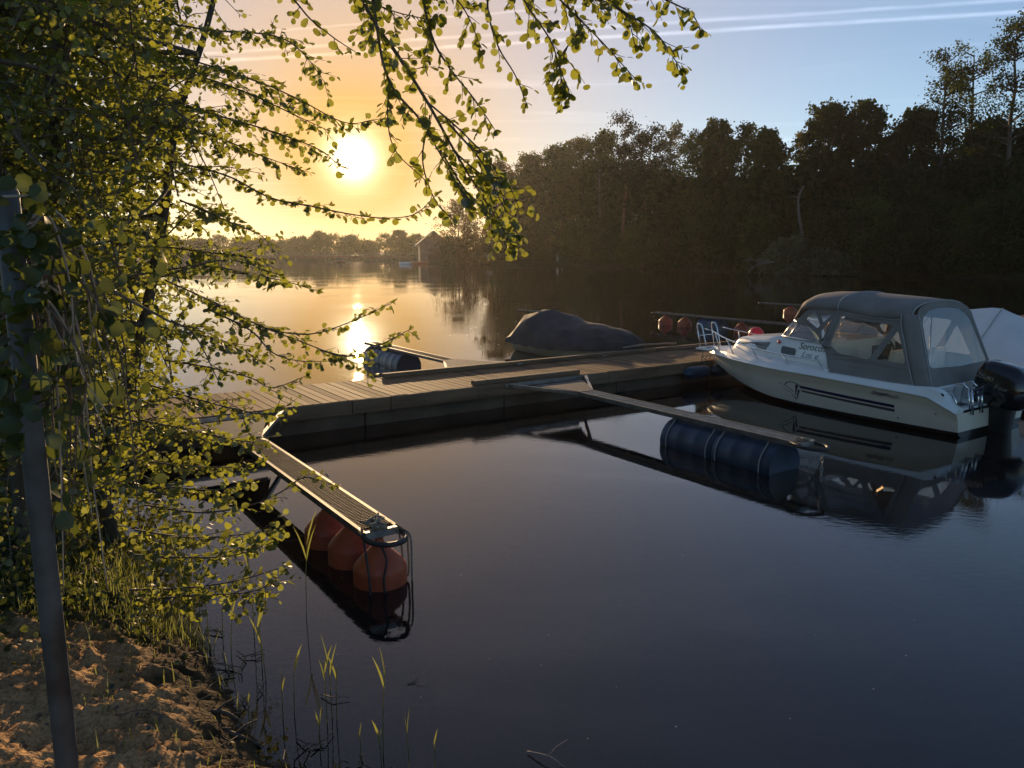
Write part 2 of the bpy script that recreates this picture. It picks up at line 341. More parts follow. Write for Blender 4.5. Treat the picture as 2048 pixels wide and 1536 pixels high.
def water_mat():
    m, nt = nodes_of('water'); N, L = nt.nodes, nt.links
    g = N.new('ShaderNodeNewGeometry')
    def wave(sc, stretch, rot, det=3):
        mp = N.new('ShaderNodeMapping'); mp.inputs['Scale'].default_value = stretch; mp.inputs['Rotation'].default_value = (0, 0, R(rot)); L.new(g.outputs['Position'], mp.inputs[0])
        n = N.new('ShaderNodeTexNoise'); n.inputs['Scale'].default_value = sc; n.inputs['Detail'].default_value = det; L.new(mp.outputs[0], n.inputs['Vector']); return n.outputs['Fac']
    def madd(a, k, b_=None):
        n = N.new('ShaderNodeMath'); n.operation = 'MULTIPLY_ADD'; n.inputs[1].default_value = k; L.new(a, n.inputs[0])
        if b_ is None: n.inputs[2].default_value = 0
        else: L.new(b_, n.inputs[2])
        return n.outputs[0]
    # breeze patches: ripples come and go over the surface
    patch = N.new('ShaderNodeMapRange'); patch.interpolation_type = 'SMOOTHSTEP'; L.new(wave(.16, (1, 1.6, 1), 20, 3), patch.inputs[0]); patch.inputs[1].default_value = .42; patch.inputs[2].default_value = .66
    patch.inputs[3].default_value = .12; patch.inputs[4].default_value = 1
    rip = N.new('ShaderNodeMath'); rip.operation = 'MULTIPLY'; L.new(wave(9, (1, 1.8, 1), 12, 4), rip.inputs[0]); L.new(patch.outputs[0], rip.inputs[1])
    h = madd(rip.outputs[0], .0015, madd(wave(1.6, (1, 1.4, 1), -15, 2), .0005))
    bp = N.new('ShaderNodeBump'); bp.inputs['Strength'].default_value = 1; bp.inputs['Distance'].default_value = 1; L.new(h, bp.inputs['Height'])
    gl = N.new('ShaderNodeBsdfGlossy'); gl.inputs['Roughness'].default_value = .015; L.new(bp.outputs[0], gl.inputs['Normal']); gl.inputs[0].default_value = (.94, .95, .97, 1)
    tr = N.new('ShaderNodeBsdfTransparent'); tr.inputs[0].default_value = (.40, .32, .20, 1)
    fr = N.new('ShaderNodeFresnel'); fr.inputs[0].default_value = 1.5; L.new(bp.outputs[0], fr.inputs['Normal'])
    df = N.new('ShaderNodeBsdfDiffuse'); df.inputs[0].default_value = (.016, .016, .017, 1)      # fine silt in the water
    m0 = N.new('ShaderNodeMixShader'); m0.inputs[0].default_value = .5; L.new(tr.outputs[0], m0.inputs[1]); L.new(df.outputs[0], m0.inputs[2])
    ms = N.new('ShaderNodeMixShader'); L.new(fr.outputs[0], ms.inputs[0]); L.new(m0.outputs[0], ms.inputs[1]); L.new(gl.outputs[0], ms.inputs[2])
    o = N.new('ShaderNodeOutputMaterial'); L.new(ms.outputs[0], o.inputs[0]); return m
tag(MB().add([(-800, -250, 0), (800, -250, 0), (800, 800, 0), (-800, 800, 0)], [(0, 1, 2, 3)]).build('water', water_mat()), kind='structure')

# ------------------------------------------------------------------ shared materials
mat('planks', (.17, .092, .046), (.34, .20, .105), 3, .8, bump=.0035, bscale=26, stretch=(1.4, .12, 1), detail=8, spec=.12)
mat('planks_dark', (.11, .064, .034), (.23, .138, .078), 3, .85, bump=.004, bscale=26, stretch=(1.4, .12, 1), detail=8, spec=.12)
mat('timber', (.12, .075, .045), (.22, .145, .09), 4, .8, bump=.003, bscale=30, stretch=(.2, 1.5, 1.5), spec=.3)
mat('concrete', (.075, .055, .04), (.125, .095, .07), 2.5, .9, bump=.004, bscale=18)
mat('steel', (.26, .25, .235), (.42, .40, .37), 9, .5, .85, bump=.001, bscale=60, rvar=.1)
mat('rail_steel', (.085, .078, .07), (.15, .14, .125), 9, .6, .3, spec=.3)
mat('plate', (.10, .095, .09), (.16, .15, .14), 12, .85, spec=.15, bump=.003, bscale=70)
mat('grating', (.06, .052, .045), (.11, .096, .082), 7, .65, .3, spec=.25)  # colour darkened to carry the tree shade on the nearest finger
mat('grating_sunlit', (.38, .34, .29), (.55, .5, .43), 7, .5, .5, spec=.4)  # same grating, paler colour with the low sun on the drum finger painted in
mat('rubber', (.012, .012, .013), (.03, .03, .03), 20, .55)
mat('drum_blue', (.010, .030, .058), (.017, .045, .082), 5, .38, bump=.002, bscale=9)
mat('buoy_orange', (.42, .085, .03), (.24, .045, .02), 5, .5, lo=.4, hi=.75, bump=.002, bscale=40)
mat('rope', (.20, .16, .11), (.34, .28, .2), 60, .9, bump=.003, bscale=160)
mat('strap', (.22, .21, .19), (.3, .29, .27), 40, .7)
mat('gelcoat', (.78, .74, .66), (.72, .67, .58), 1.2, .22, coat=.4, spec=.5)
mat('gelcoat_white', (.80, .79, .76), (.74, .73, .70), 1.6, .25, coat=.3)
mat('canvas', (.185, .172, .16), (.23, .215, .20), 3, .85, bump=.004, bscale=7, spec=.25)
mat('canvas_edge', (.30, .30, .305), (.36, .36, .36), 30, .8)
mat('stainless', (.75, .74, .72), None, rough=.12, metal=1.0)
mat('aluminium', (.62, .61, .59), (.7, .69, .67), 20, .3, 1.0)
mat('decal_navy', (.008, .012, .05), None, rough=.3)
mat('decal_grey', (.07, .068, .066), None, rough=.35)
mat('decal_green', (.02, .12, .10), None, rough=.35)
mat('dark_plastic', (.012, .012, .013), (.02, .02, .021), 12, .4)
mat('engine_black', (.006, .007, .009), None, rough=.14, coat=.6)
mat('tinted', (.012, .010, .009), None, rough=.05)
mat('vinyl_seat', (.72, .70, .66), (.65, .63, .59), 6, .45)
mat('red_ball', (.75, .03, .035), (.62, .025, .03), 8, .4)
mat('tarp_dark', (.058, .046, .044), (.088, .072, .067), 2.5, .8, bump=.012, bscale=4, spec=.3)
mat('tarp_light', (.62, .62, .62), (.70, .69, .68), 2, .7, bump=.01, bscale=3)
mat('cream_hull', (.62, .52, .38), (.55, .45, .32), 3, .35)
mat('black_hull', (.010, .011, .014), (.015, .016, .02), 2, .2)
mat('bark', (.060, .045, .032), (.13, .10, .075), 9, .9, bump=.01, bscale=30, stretch=(1, 1, .25))
mat('twig', (.075, .052, .036), (.15, .11, .08), 20, .8)
mat('snag_wood', (.10, .085, .068), (.16, .138, .11), 8, .9)
mat('dead_wood', (.26, .22, .18), (.40, .35, .29), 8, .9, bump=.006, bscale=30)
mat('pine_bark', (.10, .06, .04), (.19, .11, .07), 5, .9, bump=.02, bscale=12)
mat('galvanised', (.05, .042, .035), (.105, .108, .108), 7, .6, .5, bump=.0006, bscale=90, rvar=.1)
clear_mat('vinyl_window', (.90, .83, .72), .1, .08, .035, wavy=.004)
clear_mat('glass', (.62, .60, .58), .2, .02)

# ------------------------------------------------------------------ floating jetty (local x along it, local y away from the camera)
DECK = .42
JA = at(570, 815, DECK); JB = at(1400, 722, DECK); JANG = math.atan2(JB[1] - JA[1], JB[0] - JA[0])
JO = Vector((JA[0], JA[1], 0))
def J(s, n, z=0.0):
    c, sn = math.cos(JANG), math.sin(JANG); return Vector((JO.x + c * s - sn * n, JO.y + sn * s + c * n, z))
JW = 1.62
jetty = empty('floating_jetty', JO, JANG, 'long weathered wooden floating jetty running across the calm water', 'jetty')
rnd = random.Random(4)
plank_me = []
for k in range(5):
    b = MB(); b.box(-.061, .061, 0, JW, -.03, 0, .003)
    me = bpy.data.meshes.new('plank'); me.from_pydata(b.v, [], b.f)
    for v in me.vertices:
        v.co.z += rnd.uniform(-.0015, .0015); v.co.y += rnd.uniform(-.006, .006)
    me.materials.append(M['planks'] if k < 3 else M['planks_dark']); plank_me.append(me)
x = -3.9
while x < 27:
    o = link('plank', plank_me[rnd.choice((0, 0, 1, 1, 2, 3, 4))], jetty); o.location = (x, rnd.uniform(-.012, .006), DECK + rnd.uniform(-.002, .0015)); o.rotation_euler = (0, 0, rnd.uniform(-.003, .003))
    x += .132
joint = [-3.96, -1.3, .95, 1.55, 3.05, 4.75, 5.75, 6.95, 8.3, 10.1, 12.5, 15, 18, 21, 24, 27]
for side, y0, y1 in (('near', -.035, -.002), ('far', JW + .002, JW + .035)):
    for i in range(len(joint) - 1):
        dz = rnd.uniform(-.008, .006)
        MB().box(joint[i] + .006, joint[i + 1] - .006, y0 + rnd.uniform(-.006, .004), y1, DECK - .20, DECK - .004 + dz, .004).build('fascia_board', M['timber'], jetty)
MB().box(-3.9, 27, .05, JW - .05, DECK - .19, DECK - .031).build('joist_frame', M['planks_dark'], jetty)
x = -3.6
while x < 26:
    L_ = rnd.choice((2.35, 2.4)); b = MB().box(x, x + L_, .10, JW - .1, -.35, DECK - .193, .015); b.build('concrete_float', M['concrete'], jetty); x += L_ + .03
# raised kerb timbers along both edges
for s0, s1, y in ((2.15, 4.05, 1.55), (4.06, 8.4, 1.55), (8.41, 12, 1.55), (3.02, 3.26, .08), (3.27, 5.15, .08)):
    MB().box(s0, s1, y - .05, y + .05, DECK + .004, DECK + .075, .006).build('kerb_timber', M['timber'], jetty)
for s0, y in ((4.85, 1.5), (8.6, .12), (6.9, 1.5)):
    ring = MB(); ring.tube([(s0 + .05 * math.cos(t), y - .09 - .02 * math.sin(t), DECK + .012 + .03 * abs(math.sin(t))) for t in np.linspace(0, 2 * math.pi, 14)], .007, 6, False); ring.build('mooring_ring', M['steel'], jetty, True)
# cleat
cl = MB(); cl.tube([(8.35, .1, DECK), (8.35, .1, DECK + .06)], .012, 8); cl.tube([(8.47, .1, DECK), (8.47, .1, DECK + .06)], .012, 8); cl.tube([(8.27, .1, DECK + .055), (8.33, .1, DECK + .065), (8.5, .1, DECK + .065), (8.56, .1, DECK + .055)], .014, 8); cl.build('cleat', M['steel'], jetty, True)
# gangway up to the bank, mostly behind leaves
gw = empty('gangway', J(-3.9, 0, 0), JANG, 'sloping wooden gangway from the jetty up to the left bank behind leaves', 'gangway')
for k in range(26):
    MB().box(-.13 - k * .14, -.01 - k * .14, .15, 1.4, DECK + .02 + k * .019, DECK + .05 + k * .019).build('plank', M['planks'], gw)
for y in (.2, 1.3): MB().beam((0, y, DECK - .04), (-3.65, y, DECK + .45), .06, .10).build('stringer', M['timber'], gw)

# ------------------------------------------------------------------ mooring fingers
def finger(s, sgn, L, label, z=.385, g0=-.62, g1=.62, gl=1.22, w=.135, gmat='grating', mesh=True, rail_end=True):
    "sgn -1 runs towards the camera, +1 away; local x along the jetty, local y outwards"
    base = J(s, 0 if sgn < 0 else JW, 0)
    f = empty('mooring_finger', base, JANG + (math.pi if sgn < 0 else 0), label, 'mooring finger', 'mooring fingers along the jetty')
    k = -1 if sgn < 0 else 1               # local x flips when the finger is turned round
    q0, q1 = sorted((g0 * k, g1 * k))
    for x0, x1 in ((q0, -w), (q1, w)): MB().beam((x0, .06, z), (x1, gl, z), .045, .05).build('brace', M['steel'], f)
    MB().beam((q0 - .05, .05, z - .004), (q1 + .05, .05, z - .004), .05, .05).build('hinge_bar', M['steel'], f)
    MB().beam((q0 * .55, .5, z - .002), (q1 * .55, .5, z - .002), .035, .035).build('cross_bar', M['steel'], f)
    MB().poly([(q0 * .62, .42), (q1 * .62, .42), (w, gl + .05), (-w, gl + .05)], [], lambda u, v: (u, v, z + .028)).build('gusset_plate', M['plate'], f, solid=.006)
    for x0 in (-w, w): MB().beam((x0, gl, z), (x0, L, z), .03, .055).build('side_rail', M['rail_steel'], f)
    if mesh:
        b = MB(); y = gl + .06
        bar = .006
        while y < L - .1:
            b.box(-w + .016, w - .016, y, y + .004, z + .008, z + .026); y += .034
        for i in range(9):
            xx = -w + .016 + (2 * w - .032) * (i + .5) / 9; b.box(xx - .0022, xx + .0022, gl + .06, L - .1, z + .010, z + .024)
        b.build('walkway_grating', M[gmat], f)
        for y in np.arange(gl + .3, L - .2, .55): MB().box(-w + .016, w - .016, y, y + .03, z - .02, z + .004).build('rung', M['steel'], f)
    MB().box(-w, w, L - .02, L + .015, z - .03, z + .028).build('end_bar', M['steel'], f)
    if rail_end:
        hp = [(-w, L - .12, z + .01)] + [(-math.cos(t) * (w + .015), L + .06 + math.sin(t) * .19, z - .01) for t in np.linspace(0, math.pi, 13)] + [(w, L - .12, z + .01)]
        b = MB(); b.tube(hp, .021, 8); b.build('rubber_hoop', M['rubber'], f, True)
    return f, z
def drum(f, x, y, z, r=.285, l=.9):
    b = MB(); pr = [(.02, -l / 2 + .02), (r * .88, -l / 2 + .012), (r * .97, -l / 2), (r, -l / 2 + .04), (r * .985, -l / 2 + .1), (r * .985, -l / 6 - .03), (r * 1.012, -l / 6), (r * .985, -l / 6 + .03),
                    (r * .985, l / 6 - .03), (r * 1.012, l / 6), (r * .985, l / 6 + .03), (r * .985, l / 2 - .1), (r, l / 2 - .04), (r * .97, l / 2), (r * .88, l / 2 - .012), (.02, l / 2 - .02)]
    b.lathe(pr, 28, (x, y, z), 'y'); o = b.build('float_drum', M['drum_blue'], f, auto=40)
    return o
def strap(f, x, y, z, r, top):
    b = MB(); pts = [(x + math.cos(t) * (r + .008), y, z + math.sin(t) * (r + .008)) for t in np.linspace(R(-200), R(20), 20)]
    pts = [(x - .12, y, top)] + [(x + math.cos(t) * (r + .008), y, z + math.sin(t) * (r + .008)) for t in np.linspace(R(125), R(415), 26)] + [(x + .12, y, top)]
    b.tube(pts, .009, 5); return b.build('strap', M['strap'], f, True)
def buoy(f, x, y, z, r=.205, tilt=0.0, name='float_buoy'):
    b = MB(); b.lathe([(.03, -.16), (r * .8, -.15), (r * .985, -.1), (r, -.05), (r, .14), (r * .985, .162), (r * .94, .178), (r * .80, .215), (r * .5, .275), (r * .24, .328), (r * .18, .345), (r * .15, .375), (r * .06, .385)], 28, (x, y, z))
    o = b.build(name, M['buoy_orange'], f, auto=35)
    e = MB(); e.tube([(x + .03 * math.cos(t), y, z + .385 + .03 * math.sin(t)) for t in np.linspace(0, 2 * math.pi, 12)], .008, 6, False); e.build('lifting_eye', M['steel'], o, True)
    return o

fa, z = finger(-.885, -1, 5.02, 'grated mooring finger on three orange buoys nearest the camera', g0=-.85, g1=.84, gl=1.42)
for i, y in enumerate((5.02, 4.53, 4.02)): buoy(fa, .02 + .015 * i, y, -.03 + .012 * (i % 2))
fb, z = finger(4.22, -1, 5.12, 'mooring finger on a pair of blue drums, pointing at the canopied boat', g0=-.62, g1=.98, gl=1.24, gmat='grating_sunlit')
for y in (3.56, 4.43): drum(fb, 0, y, .055, l=.86)
for y in (3.25, 3.92, 4.07, 4.72): strap(fb, 0, y, .055, .285, z - .02)
fc, z = finger(4.2, 1, 5.0, 'mooring finger with one big drum reaching out towards the sun glint', g0=-.75, g1=1.1, gl=1.25)
for y in (3.5, 4.42): drum(fc, 0, y, .06, .30, .9)
fd, z = finger(16.35, 1, 7.9, 'long far finger on orange buoys and a blue drum behind the bow rail', gl=1.5)
for y in (7.5, 6.6, 4.2): buoy(fd, 0, y, -.02, .24)
drum(fd, 0, 5.4, .06)
fe, z = finger(23.8, 1, 9.2, 'farthest thin finger with a single orange buoy above the windscreen', gl=1.5)
buoy(fe, 0, 7.9, .0, .27)
# coil of rope and chain at the finger ends
def rope(pts, r, name, label, cat, mat_='rope', n=6):
    b = MB(); b.tube(catmull(pts, 6), r, n); return tag(b.build(name, M[mat_], None, True), label, cat)
def on(f, x, y, zz): return f.matrix_basis @ Vector((x, y, zz))
rr = random.Random(2)
pts = [on(fa, rr.uniform(-.11, .11), 4.93 + rr.uniform(-.10, .13), .425 + .012 * (i % 5)) for i in range(26)]
rope(pts, .011, 'mooring_rope', 'tangled mooring rope heaped on the end of the nearest finger', 'rope')
rope([on(fa, -.12, 5.02, .43), on(fa, -.165, 5.1, .38), on(fa, -.175, 5.12, .2), on(fa, -.172, 5.12, .06), on(fa, -.165, 5.1, .03), on(fa, -.15, 5.07, .06), on(fa, -.15, 5.06, .22), on(fa, -.13, 5.05, .37), on(fa, -.09, 5.02, .41)], .009, 'rope_loop', 'rope loop hanging beside the nearest orange buoy almost to the water', 'rope')
rope([on(fa, -.14, 5.05, .41), on(fa, -.178, 5.15, .36), on(fa, -.18, 5.16, .1), on(fa, -.18, 5.16, -.1)], .008, 'hanging_rope', 'straight rope dropping from the nearest finger end into the water', 'rope')
rope([on(fa, .13, 4.95, .42), on(fa, .17, 5.08, .36), on(fa, .19, 5.2, .15), on(fa, .19, 5.22, -.06)], .010, 'hanging_rope', 'dark rope over the left face of the nearest orange buoy', 'rope', 'rubber')
rope([on(fa, .09, 5.2, .37), on(fa, .06, 5.23, .25), on(fa, .09, 5.24, .1), on(fa, .08, 5.25, -.06)], .010, 'hanging_rope', 'dark rope over the middle of the nearest orange buoy', 'rope', 'rubber')
pts = [on(fb, rr.uniform(-.08, .08), 5.04 + rr.uniform(-.04, .12), .42 + .01 * (i % 4)) for i in range(14)]
rope(pts, .010, 'mooring_rope', 'small heap of rope on the end of the blue drum finger', 'rope')
ch = MB()
for i in range(9):
    c0 = on(fb, 0, 5.33, .34 - .05 * i); a_ = (i % 2) * math.pi / 2
    ch.tube([(c0.x + .014 * math.cos(t) * math.cos(a_), c0.y + .014 * math.cos(t) * math.sin(a_), c0.z + .032 * math.sin(t)) for t in np.linspace(0, 2 * math.pi, 11)], .005, 5, False)
tag(ch.build('chain', M['steel'], None, True), 'chain hanging from the blue drum finger into the water', 'chain')

# ------------------------------------------------------------------ lettering
def lettering(txt, size, shear=0.0):
    c = bpy.data.curves.new('txt', 'FONT'); c.body = txt; c.size = size; c.shear = shear; c.resolution_u = 3
    o = bpy.data.objects.new('txt', c); col.objects.link(o)
    dg = bpy.context.evaluated_depsgraph_get(); me = bpy.data.meshes.new_from_object(o.evaluated_get(dg))
    vs = [tuple(v.co) for v in me.vertices]; fs = [tuple(p.vertices) for p in me.polygons]
    bpy.data.objects.remove(o); bpy.data.curves.remove(c); bpy.data.meshes.remove(me)
    return vs, fs
def text_part(txt, size, fn, m, parent, shear=0.0, name='lettering'):
    vs, fs = lettering(txt, size, shear); b = MB(); b.add([fn(v[0], v[1]) for v in vs], fs); return b.build(name, m, parent)

mat('decal_text', (.008, .035, .03), None, rough=.35)
# ------------------------------------------------------------------ canopied motor boat: local x towards the bow, local y to port
boat = empty('motor_boat', J(8.45, -5.05), JANG + math.pi / 2, 'white cabin motor boat under a grey canvas canopy with clear windows', 'motor boat')
SA = [-.10, .04, .27, .5, 1, 1.5, 2, 2.5, 3, 3.5, 4, 4.4, 4.7, 4.95, 5.09]
SB = [1.00, 1.05, 1.08, 1.09, 1.11, 1.11, 1.08, 1.03, .93, .78, .59, .41, .26, .12, .012]
SZ = [.34, .42, .53, .545, .565, .58, .59, .59, .585, .58, .575, .575, .57, .565, .56]
CB = [.90, .91, .915, .92, .93, .93, .91, .87, .77, .62, .44, .28, .16, .06, .004]
CZ = [.03, .03, .03, .03, .03, .03, .035, .045, .07, .11, .18, .26, .34, .43, .50]
KZ = [-.28, -.28, -.28, -.28, -.28, -.28, -.28, -.28, -.27, -.22, -.10, .08, .24, .40, .50]
def hull_sec(a):
    bs, zs, bc, zc, zk = (interp(a, SA, q) for q in (SB, SZ, CB, CZ, KZ))
    kn = zs - min(.12, (zs - zc) * .3); bk = bc + (bs - .035 - bc) * .86
    half = [(a, bs, zs), (a, bs - .02, zs - .035), (a, bk, kn), (a, bk - .008, kn - .012)]
    for t in (.25, .5, .75): half.append((a, bk - .008 + (bc - bk) * t ** 1.15, kn - .012 + (zc - kn) * t))
    half += [(a, bc, zc), (a, bc * .5, zc + (zk - zc) * .5), (a, 0, zk)]
    return half
def hull_y(a, z):
    h = hull_sec(a); zz = [p[2] for p in h][::-1]; yy = [p[1] for p in h][::-1]; return interp(z, zz, yy)
m_h, nt = nodes_of('hull_paint'); N, L_ = nt.nodes, nt.links
b_ = N.new('ShaderNodeBsdfPrincipled'); b_.inputs['Roughness'].default_value = .22; b_.inputs['Coat Weight'].default_value = .4
t_ = N.new('ShaderNodeTexCoord'); sp_ = N.new('ShaderNodeSeparateXYZ'); L_.new(t_.outputs['Object'], sp_.inputs[0])
n_ = N.new('ShaderNodeTexNoise'); n_.inputs['Scale'].default_value = 3; n_.inputs['Detail'].default_value = 6; L_.new(t_.outputs['Object'], n_.inputs['Vector'])
r_ = N.new('ShaderNodeValToRGB'); r_.color_ramp.elements[0].color = (.70, .60, .46, 1); r_.color_ramp.elements[1].color = (.78, .69, .55, 1); L_.new(n_.outputs['Fac'], r_.inputs[0])
c_ = N.new('ShaderNodeMath'); c_.operation = 'GREATER_THAN'; c_.inputs[1].default_value = .078; L_.new(sp_.outputs[2], c_.inputs[0])
x_ = N.new('ShaderNodeMix'); x_.data_type = 'RGBA'; L_.new(c_.outputs[0], x_.inputs[0]); x_.inputs[6].default_value = (.014, .011, .010, 1); L_.new(r_.outputs[0], x_.inputs[7])
L_.new(x_.outputs[2], b_.inputs['Base Color']); o_ = N.new('ShaderNodeOutputMaterial'); L_.new(b_.outputs[0], o_.inputs[0])
h = MB(); AS = sorted(set(SA + list(np.arange(.2, 5.0, .2))))
secs = []
for a in AS:
    half = hull_sec(a); secs.append(half + [(p[0], -p[1], p[2]) for p in half[-2::-1]])
h.loft(secs, cap0=False); n0 = len(secs[0]); h.f.append(tuple(range(n0))); h.mi.append(0)
hull = h.build('hull', m_h, boat, auto=28)
# rubbing strake
st = MB()
for sg in (1, -1): st.tube([(a, sg * (interp(a, SA, SB) + .004), interp(a, SA, SZ) + .004) for a in AS], .016, 8)
st.build('rubbing_strake', M['gelcoat_white'], boat, True)
# deck, foredeck and cabin as one moulding
def deck_sec(a):
    bs, zs = interp(a, SA, SB), interp(a, SA, SZ)
    be = max(bs - .05, .005); ze = zs + interp(a, [1.8, 3, 4.4, 5.09], [.075, .095, .09, .06])
    bw = interp(a, [1.88, 2.2, 3.28, 3.8, 4.3, 4.42, 4.5, 5.09], [.90, .87, .68, .52, .30, .20, .15, .004])   # foot of the cabin
    bw = min(bw, be * .97)
    zb = ze + interp(a, [1.88, 3.2, 4.4, 5.09], [.06, .06, .075, .05])
    zt = interp(a, [1.88, 3.1, 3.35, 3.6, 4.0, 4.22, 4.32, 4.40, 4.45, 5.09], [1.09, 1.09, 1.055, 1.03, .985, .94, .87, .76, zb + .012, zb + .012])
    bt = bw * interp(a, [1.88, 3.1, 4.2, 4.45], [.93, .88, .72, .6]) if zt > zb + .03 else bw * .8
    cr = zt + interp(a, [1.88, 3.2, 4.3, 4.5, 5.09], [.035, .035, .02, .012, .004])
    half = [(a, be + .035, zs + .012), (a, be, ze - .012), (a, be - .02 * min(1, be), ze), (a, bw, zb)]
    half += [(a, bw + (bt - bw) * t, zb + (zt - zb) * t) for t in (.35, .7, .9)] + [(a, bt - .03 * min(1, bt * 4), zt + (cr - zt) * .3), (a, bt * .5, zt + (cr - zt) * .85), (a, 0, cr)]
    return half
dk = MB(); secs = []
DS = sorted(set(list(np.arange(1.88, 5.05, .09)) + [3.06, 3.14, 4.2, 4.28, 4.34, 4.38, 4.42, 4.46, 5.0, 5.06]))
for a in DS:
    half = deck_sec(a); secs.append(half + [(p[0], -p[1], p[2]) for p in half[-2::-1]])
dk.loft(secs); n0 = len(secs[0]); dk.f.append(tuple(range(n0))); dk.mi.append(0)
deck = dk.build('deck_and_cabin', M['gelcoat_white'], boat, auto=32)
# side decks beside the cockpit
for sg in (1, -1):
    b = MB(); secs = []
    for a in (-.08, .0, .06, .14, .22, .32, .5, .9, 1.3, 1.7, 1.90):
        bs, zs = interp(a, SA, SB), interp(a, SA, SZ); zt = interp(a, [-.08, 0, .06, .14, .22, .35, .6, 1.9], [.40, .46, .56, .625, .655, .66, .64, .665])
        secs.append([(a, sg * (bs - .015), zs + .012), (a, sg * (bs - .05), zt - .015), (a, sg * (bs - .075), zt), (a, sg * (bs - .20), zt - .005), (a, sg * (bs - .23), zt - .03), (a, sg * (bs - .23), .2)])
    b.loft(secs, cap0=True); b.build('side_deck', M['gelcoat_white'], boat, auto=35)
# cockpit sole, stern bulkhead, swim platform
MB().box(.26, 1.9, -.86, .86, .18, .22).build('cockpit_sole', M['vinyl_seat'], boat)
MB().box(.24, .30, -.86, .86, .22, .645, .01).build('stern_bulkhead', M['gelcoat_white'], boat)
b = MB(); b.poly([(-.085, -.93), (.24, -.88), (.24, .88), (-.085, .93)], [], lambda u, v: (u, v, .385)); b.build('swim_platform', M['gelcoat_white'], boat, solid=.03)
MB().box(.02, .2, .45, .8, .402, .41).build('platform_tread', M['dark_plastic'], boat)
# cabin windows set into both sides
def cab_y(a, z):
    hs = deck_sec(a)[3:8]; return interp(z, [p[2] for p in hs], [p[1] for p in hs])
for sg in (1, -1):
    nm = 'cabin_window'
    for out in ([(4.10, .86), (4.0, .885), (3.6, .94), (3.24, .975), (3.34, .835), (3.6, .815), (3.85, .82)], [(2.95, .92), (2.93, .95), (2.66, .935), (2.63, .90), (2.64, .83), (2.67, .81), (2.92, .825), (2.95, .85)]):
        pts = []
        for i in range(len(out)):
            p, q = out[i], out[(i + 1) % len(out)]
            for t in (0, .5): pts.append((p[0] + (q[0] - p[0]) * t, p[1] + (q[1] - p[1]) * t))
        MB().poly(pts, [], lambda u, v: (u, sg * (cab_y(u, v) + .006), v)).build(nm, M['tinted'], boat, solid=.006)
    # navigation light
    nl = MB(); nl.lathe([(.004, -.02), (.026, -.015), (.03, 0), (.026, .02), (.01, .035)], 12, (3.03, sg * (cab_y(3.03, 1.0) + .012), 1.0)); nl.build('navigation_light', M['red_ball'] if sg > 0 else M['decal_green'], boat, True)
text_part('Sorocos', .155, lambda u, v: (2.58 - u * 1.05, cab_y(2.56 - u, .955 + v) + .006, .945 + v), M['decal_text'], boat, .25)
text_part('Lotte', .145, lambda u, v: (2.50 - u * 1.08, cab_y(2.5 - u, .83 + v) + .006, .815 + v), M['decal_navy'], boat, .35)
# windscreen
WB = [(2.16, .83, 1.085), (2.5, .765, 1.10), (2.83, .69, 1.105), (3.02, .60, 1.11), (3.12, .40, 1.12), (3.16, 0, 1.13)]
WT = [(2.20, .80, 1.22), (2.46, .70, 1.30), (2.71, .62, 1.345), (2.86, .52, 1.375), (2.92, .36, 1.395), (2.95, 0, 1.41)]
full = lambda P: P + [(x, -y, z) for x, y, z in P[-2::-1]]
for i in range(10):
    bb, tt = full(WB), full(WT)
    if i in (1, 3, 4, 6, 8): pass
    MB().add([bb[i], bb[i + 1], tt[i + 1], tt[i]], [(0, 1, 2, 3)]).build('windscreen_pane', M['glass'], boat, solid=.004)
fr = MB(); fr.tube(full(WB), .013, 6); fr.tube(full(WT), .015, 6)
for i in (0, 2, 3, 5, 7, 8, 10): fr.tube([full(WB)[i], full(WT)[i]], .013, 6)
fr.build('windscreen_frame', M['aluminium'], boat, True)
# canopy roof
RS = [(2.93, .44, 1.385, 1.415), (2.80, .52, 1.47, 1.62), (2.68, .62, 1.555, 1.76), (2.55, .67, 1.59, 1.83), (2.40, .71, 1.60, 1.852), (1.93, .755, 1.60, 1.868), (1.88, .76, 1.598, 1.862), (1.6, .785, 1.56, 1.848), (1.37, .80, 1.53, 1.838), (1.1, .80, 1.525, 1.825), (.9, .79, 1.53, 1.81), (.80, .765, 1.545, 1.80), (.755, .74, 1.555, 1.79)]
def roof_sec(a, bw, ze, zc, k=11):
    return [(a - .0, bw * math.cos(t), ze + (zc - ze) * math.sin(t) ** .62) for t in np.linspace(0, math.pi, 2 * k + 1)]
rf = MB(); rf.loft([roof_sec(*r) for r in RS]); roof = rf.build('canopy_roof', M['canvas'], boat, True, solid=.008)
for r in (RS[5], RS[-1]):
    sm = MB(); sm.tube([(p[0], p[1] * 1.004, p[2] + .005) for p in roof_sec(*r)], .011, 6); sm.build('roof_seam', M['canvas_edge'], roof, True)
def side_y(a, z):
    top = interp(a, [.5, .9, 1.37, 1.93, 2.45, 2.75], [.79, .79, .80, .755, .70, .61]); ztop = 1.58
    bot = interp(a, [.3, .55, 1.0, 1.9, 2.2, 2.75], [.95, .965, .975, .95, .84, .71]); t = min(max((z - .64) / (ztop - .64), 0), 1)
    if a > 2.05:
        t = min(max((z - 1.08) / (ztop - 1.08), 0), 1)
    return bot + (top - bot) * t + .004
wins = [[(1.84, 1.53), (1.4, 1.475), (1.02, 1.455), (.985, 1.43), (1.255, .94), (1.30, .925), (1.74, .955), (1.80, .98), (1.95, 1.07), (1.94, 1.15)],
        [(.91, 1.37), (.885, 1.35), (.70, .945), (.73, .925), (1.10, .935), (1.13, .955)]]
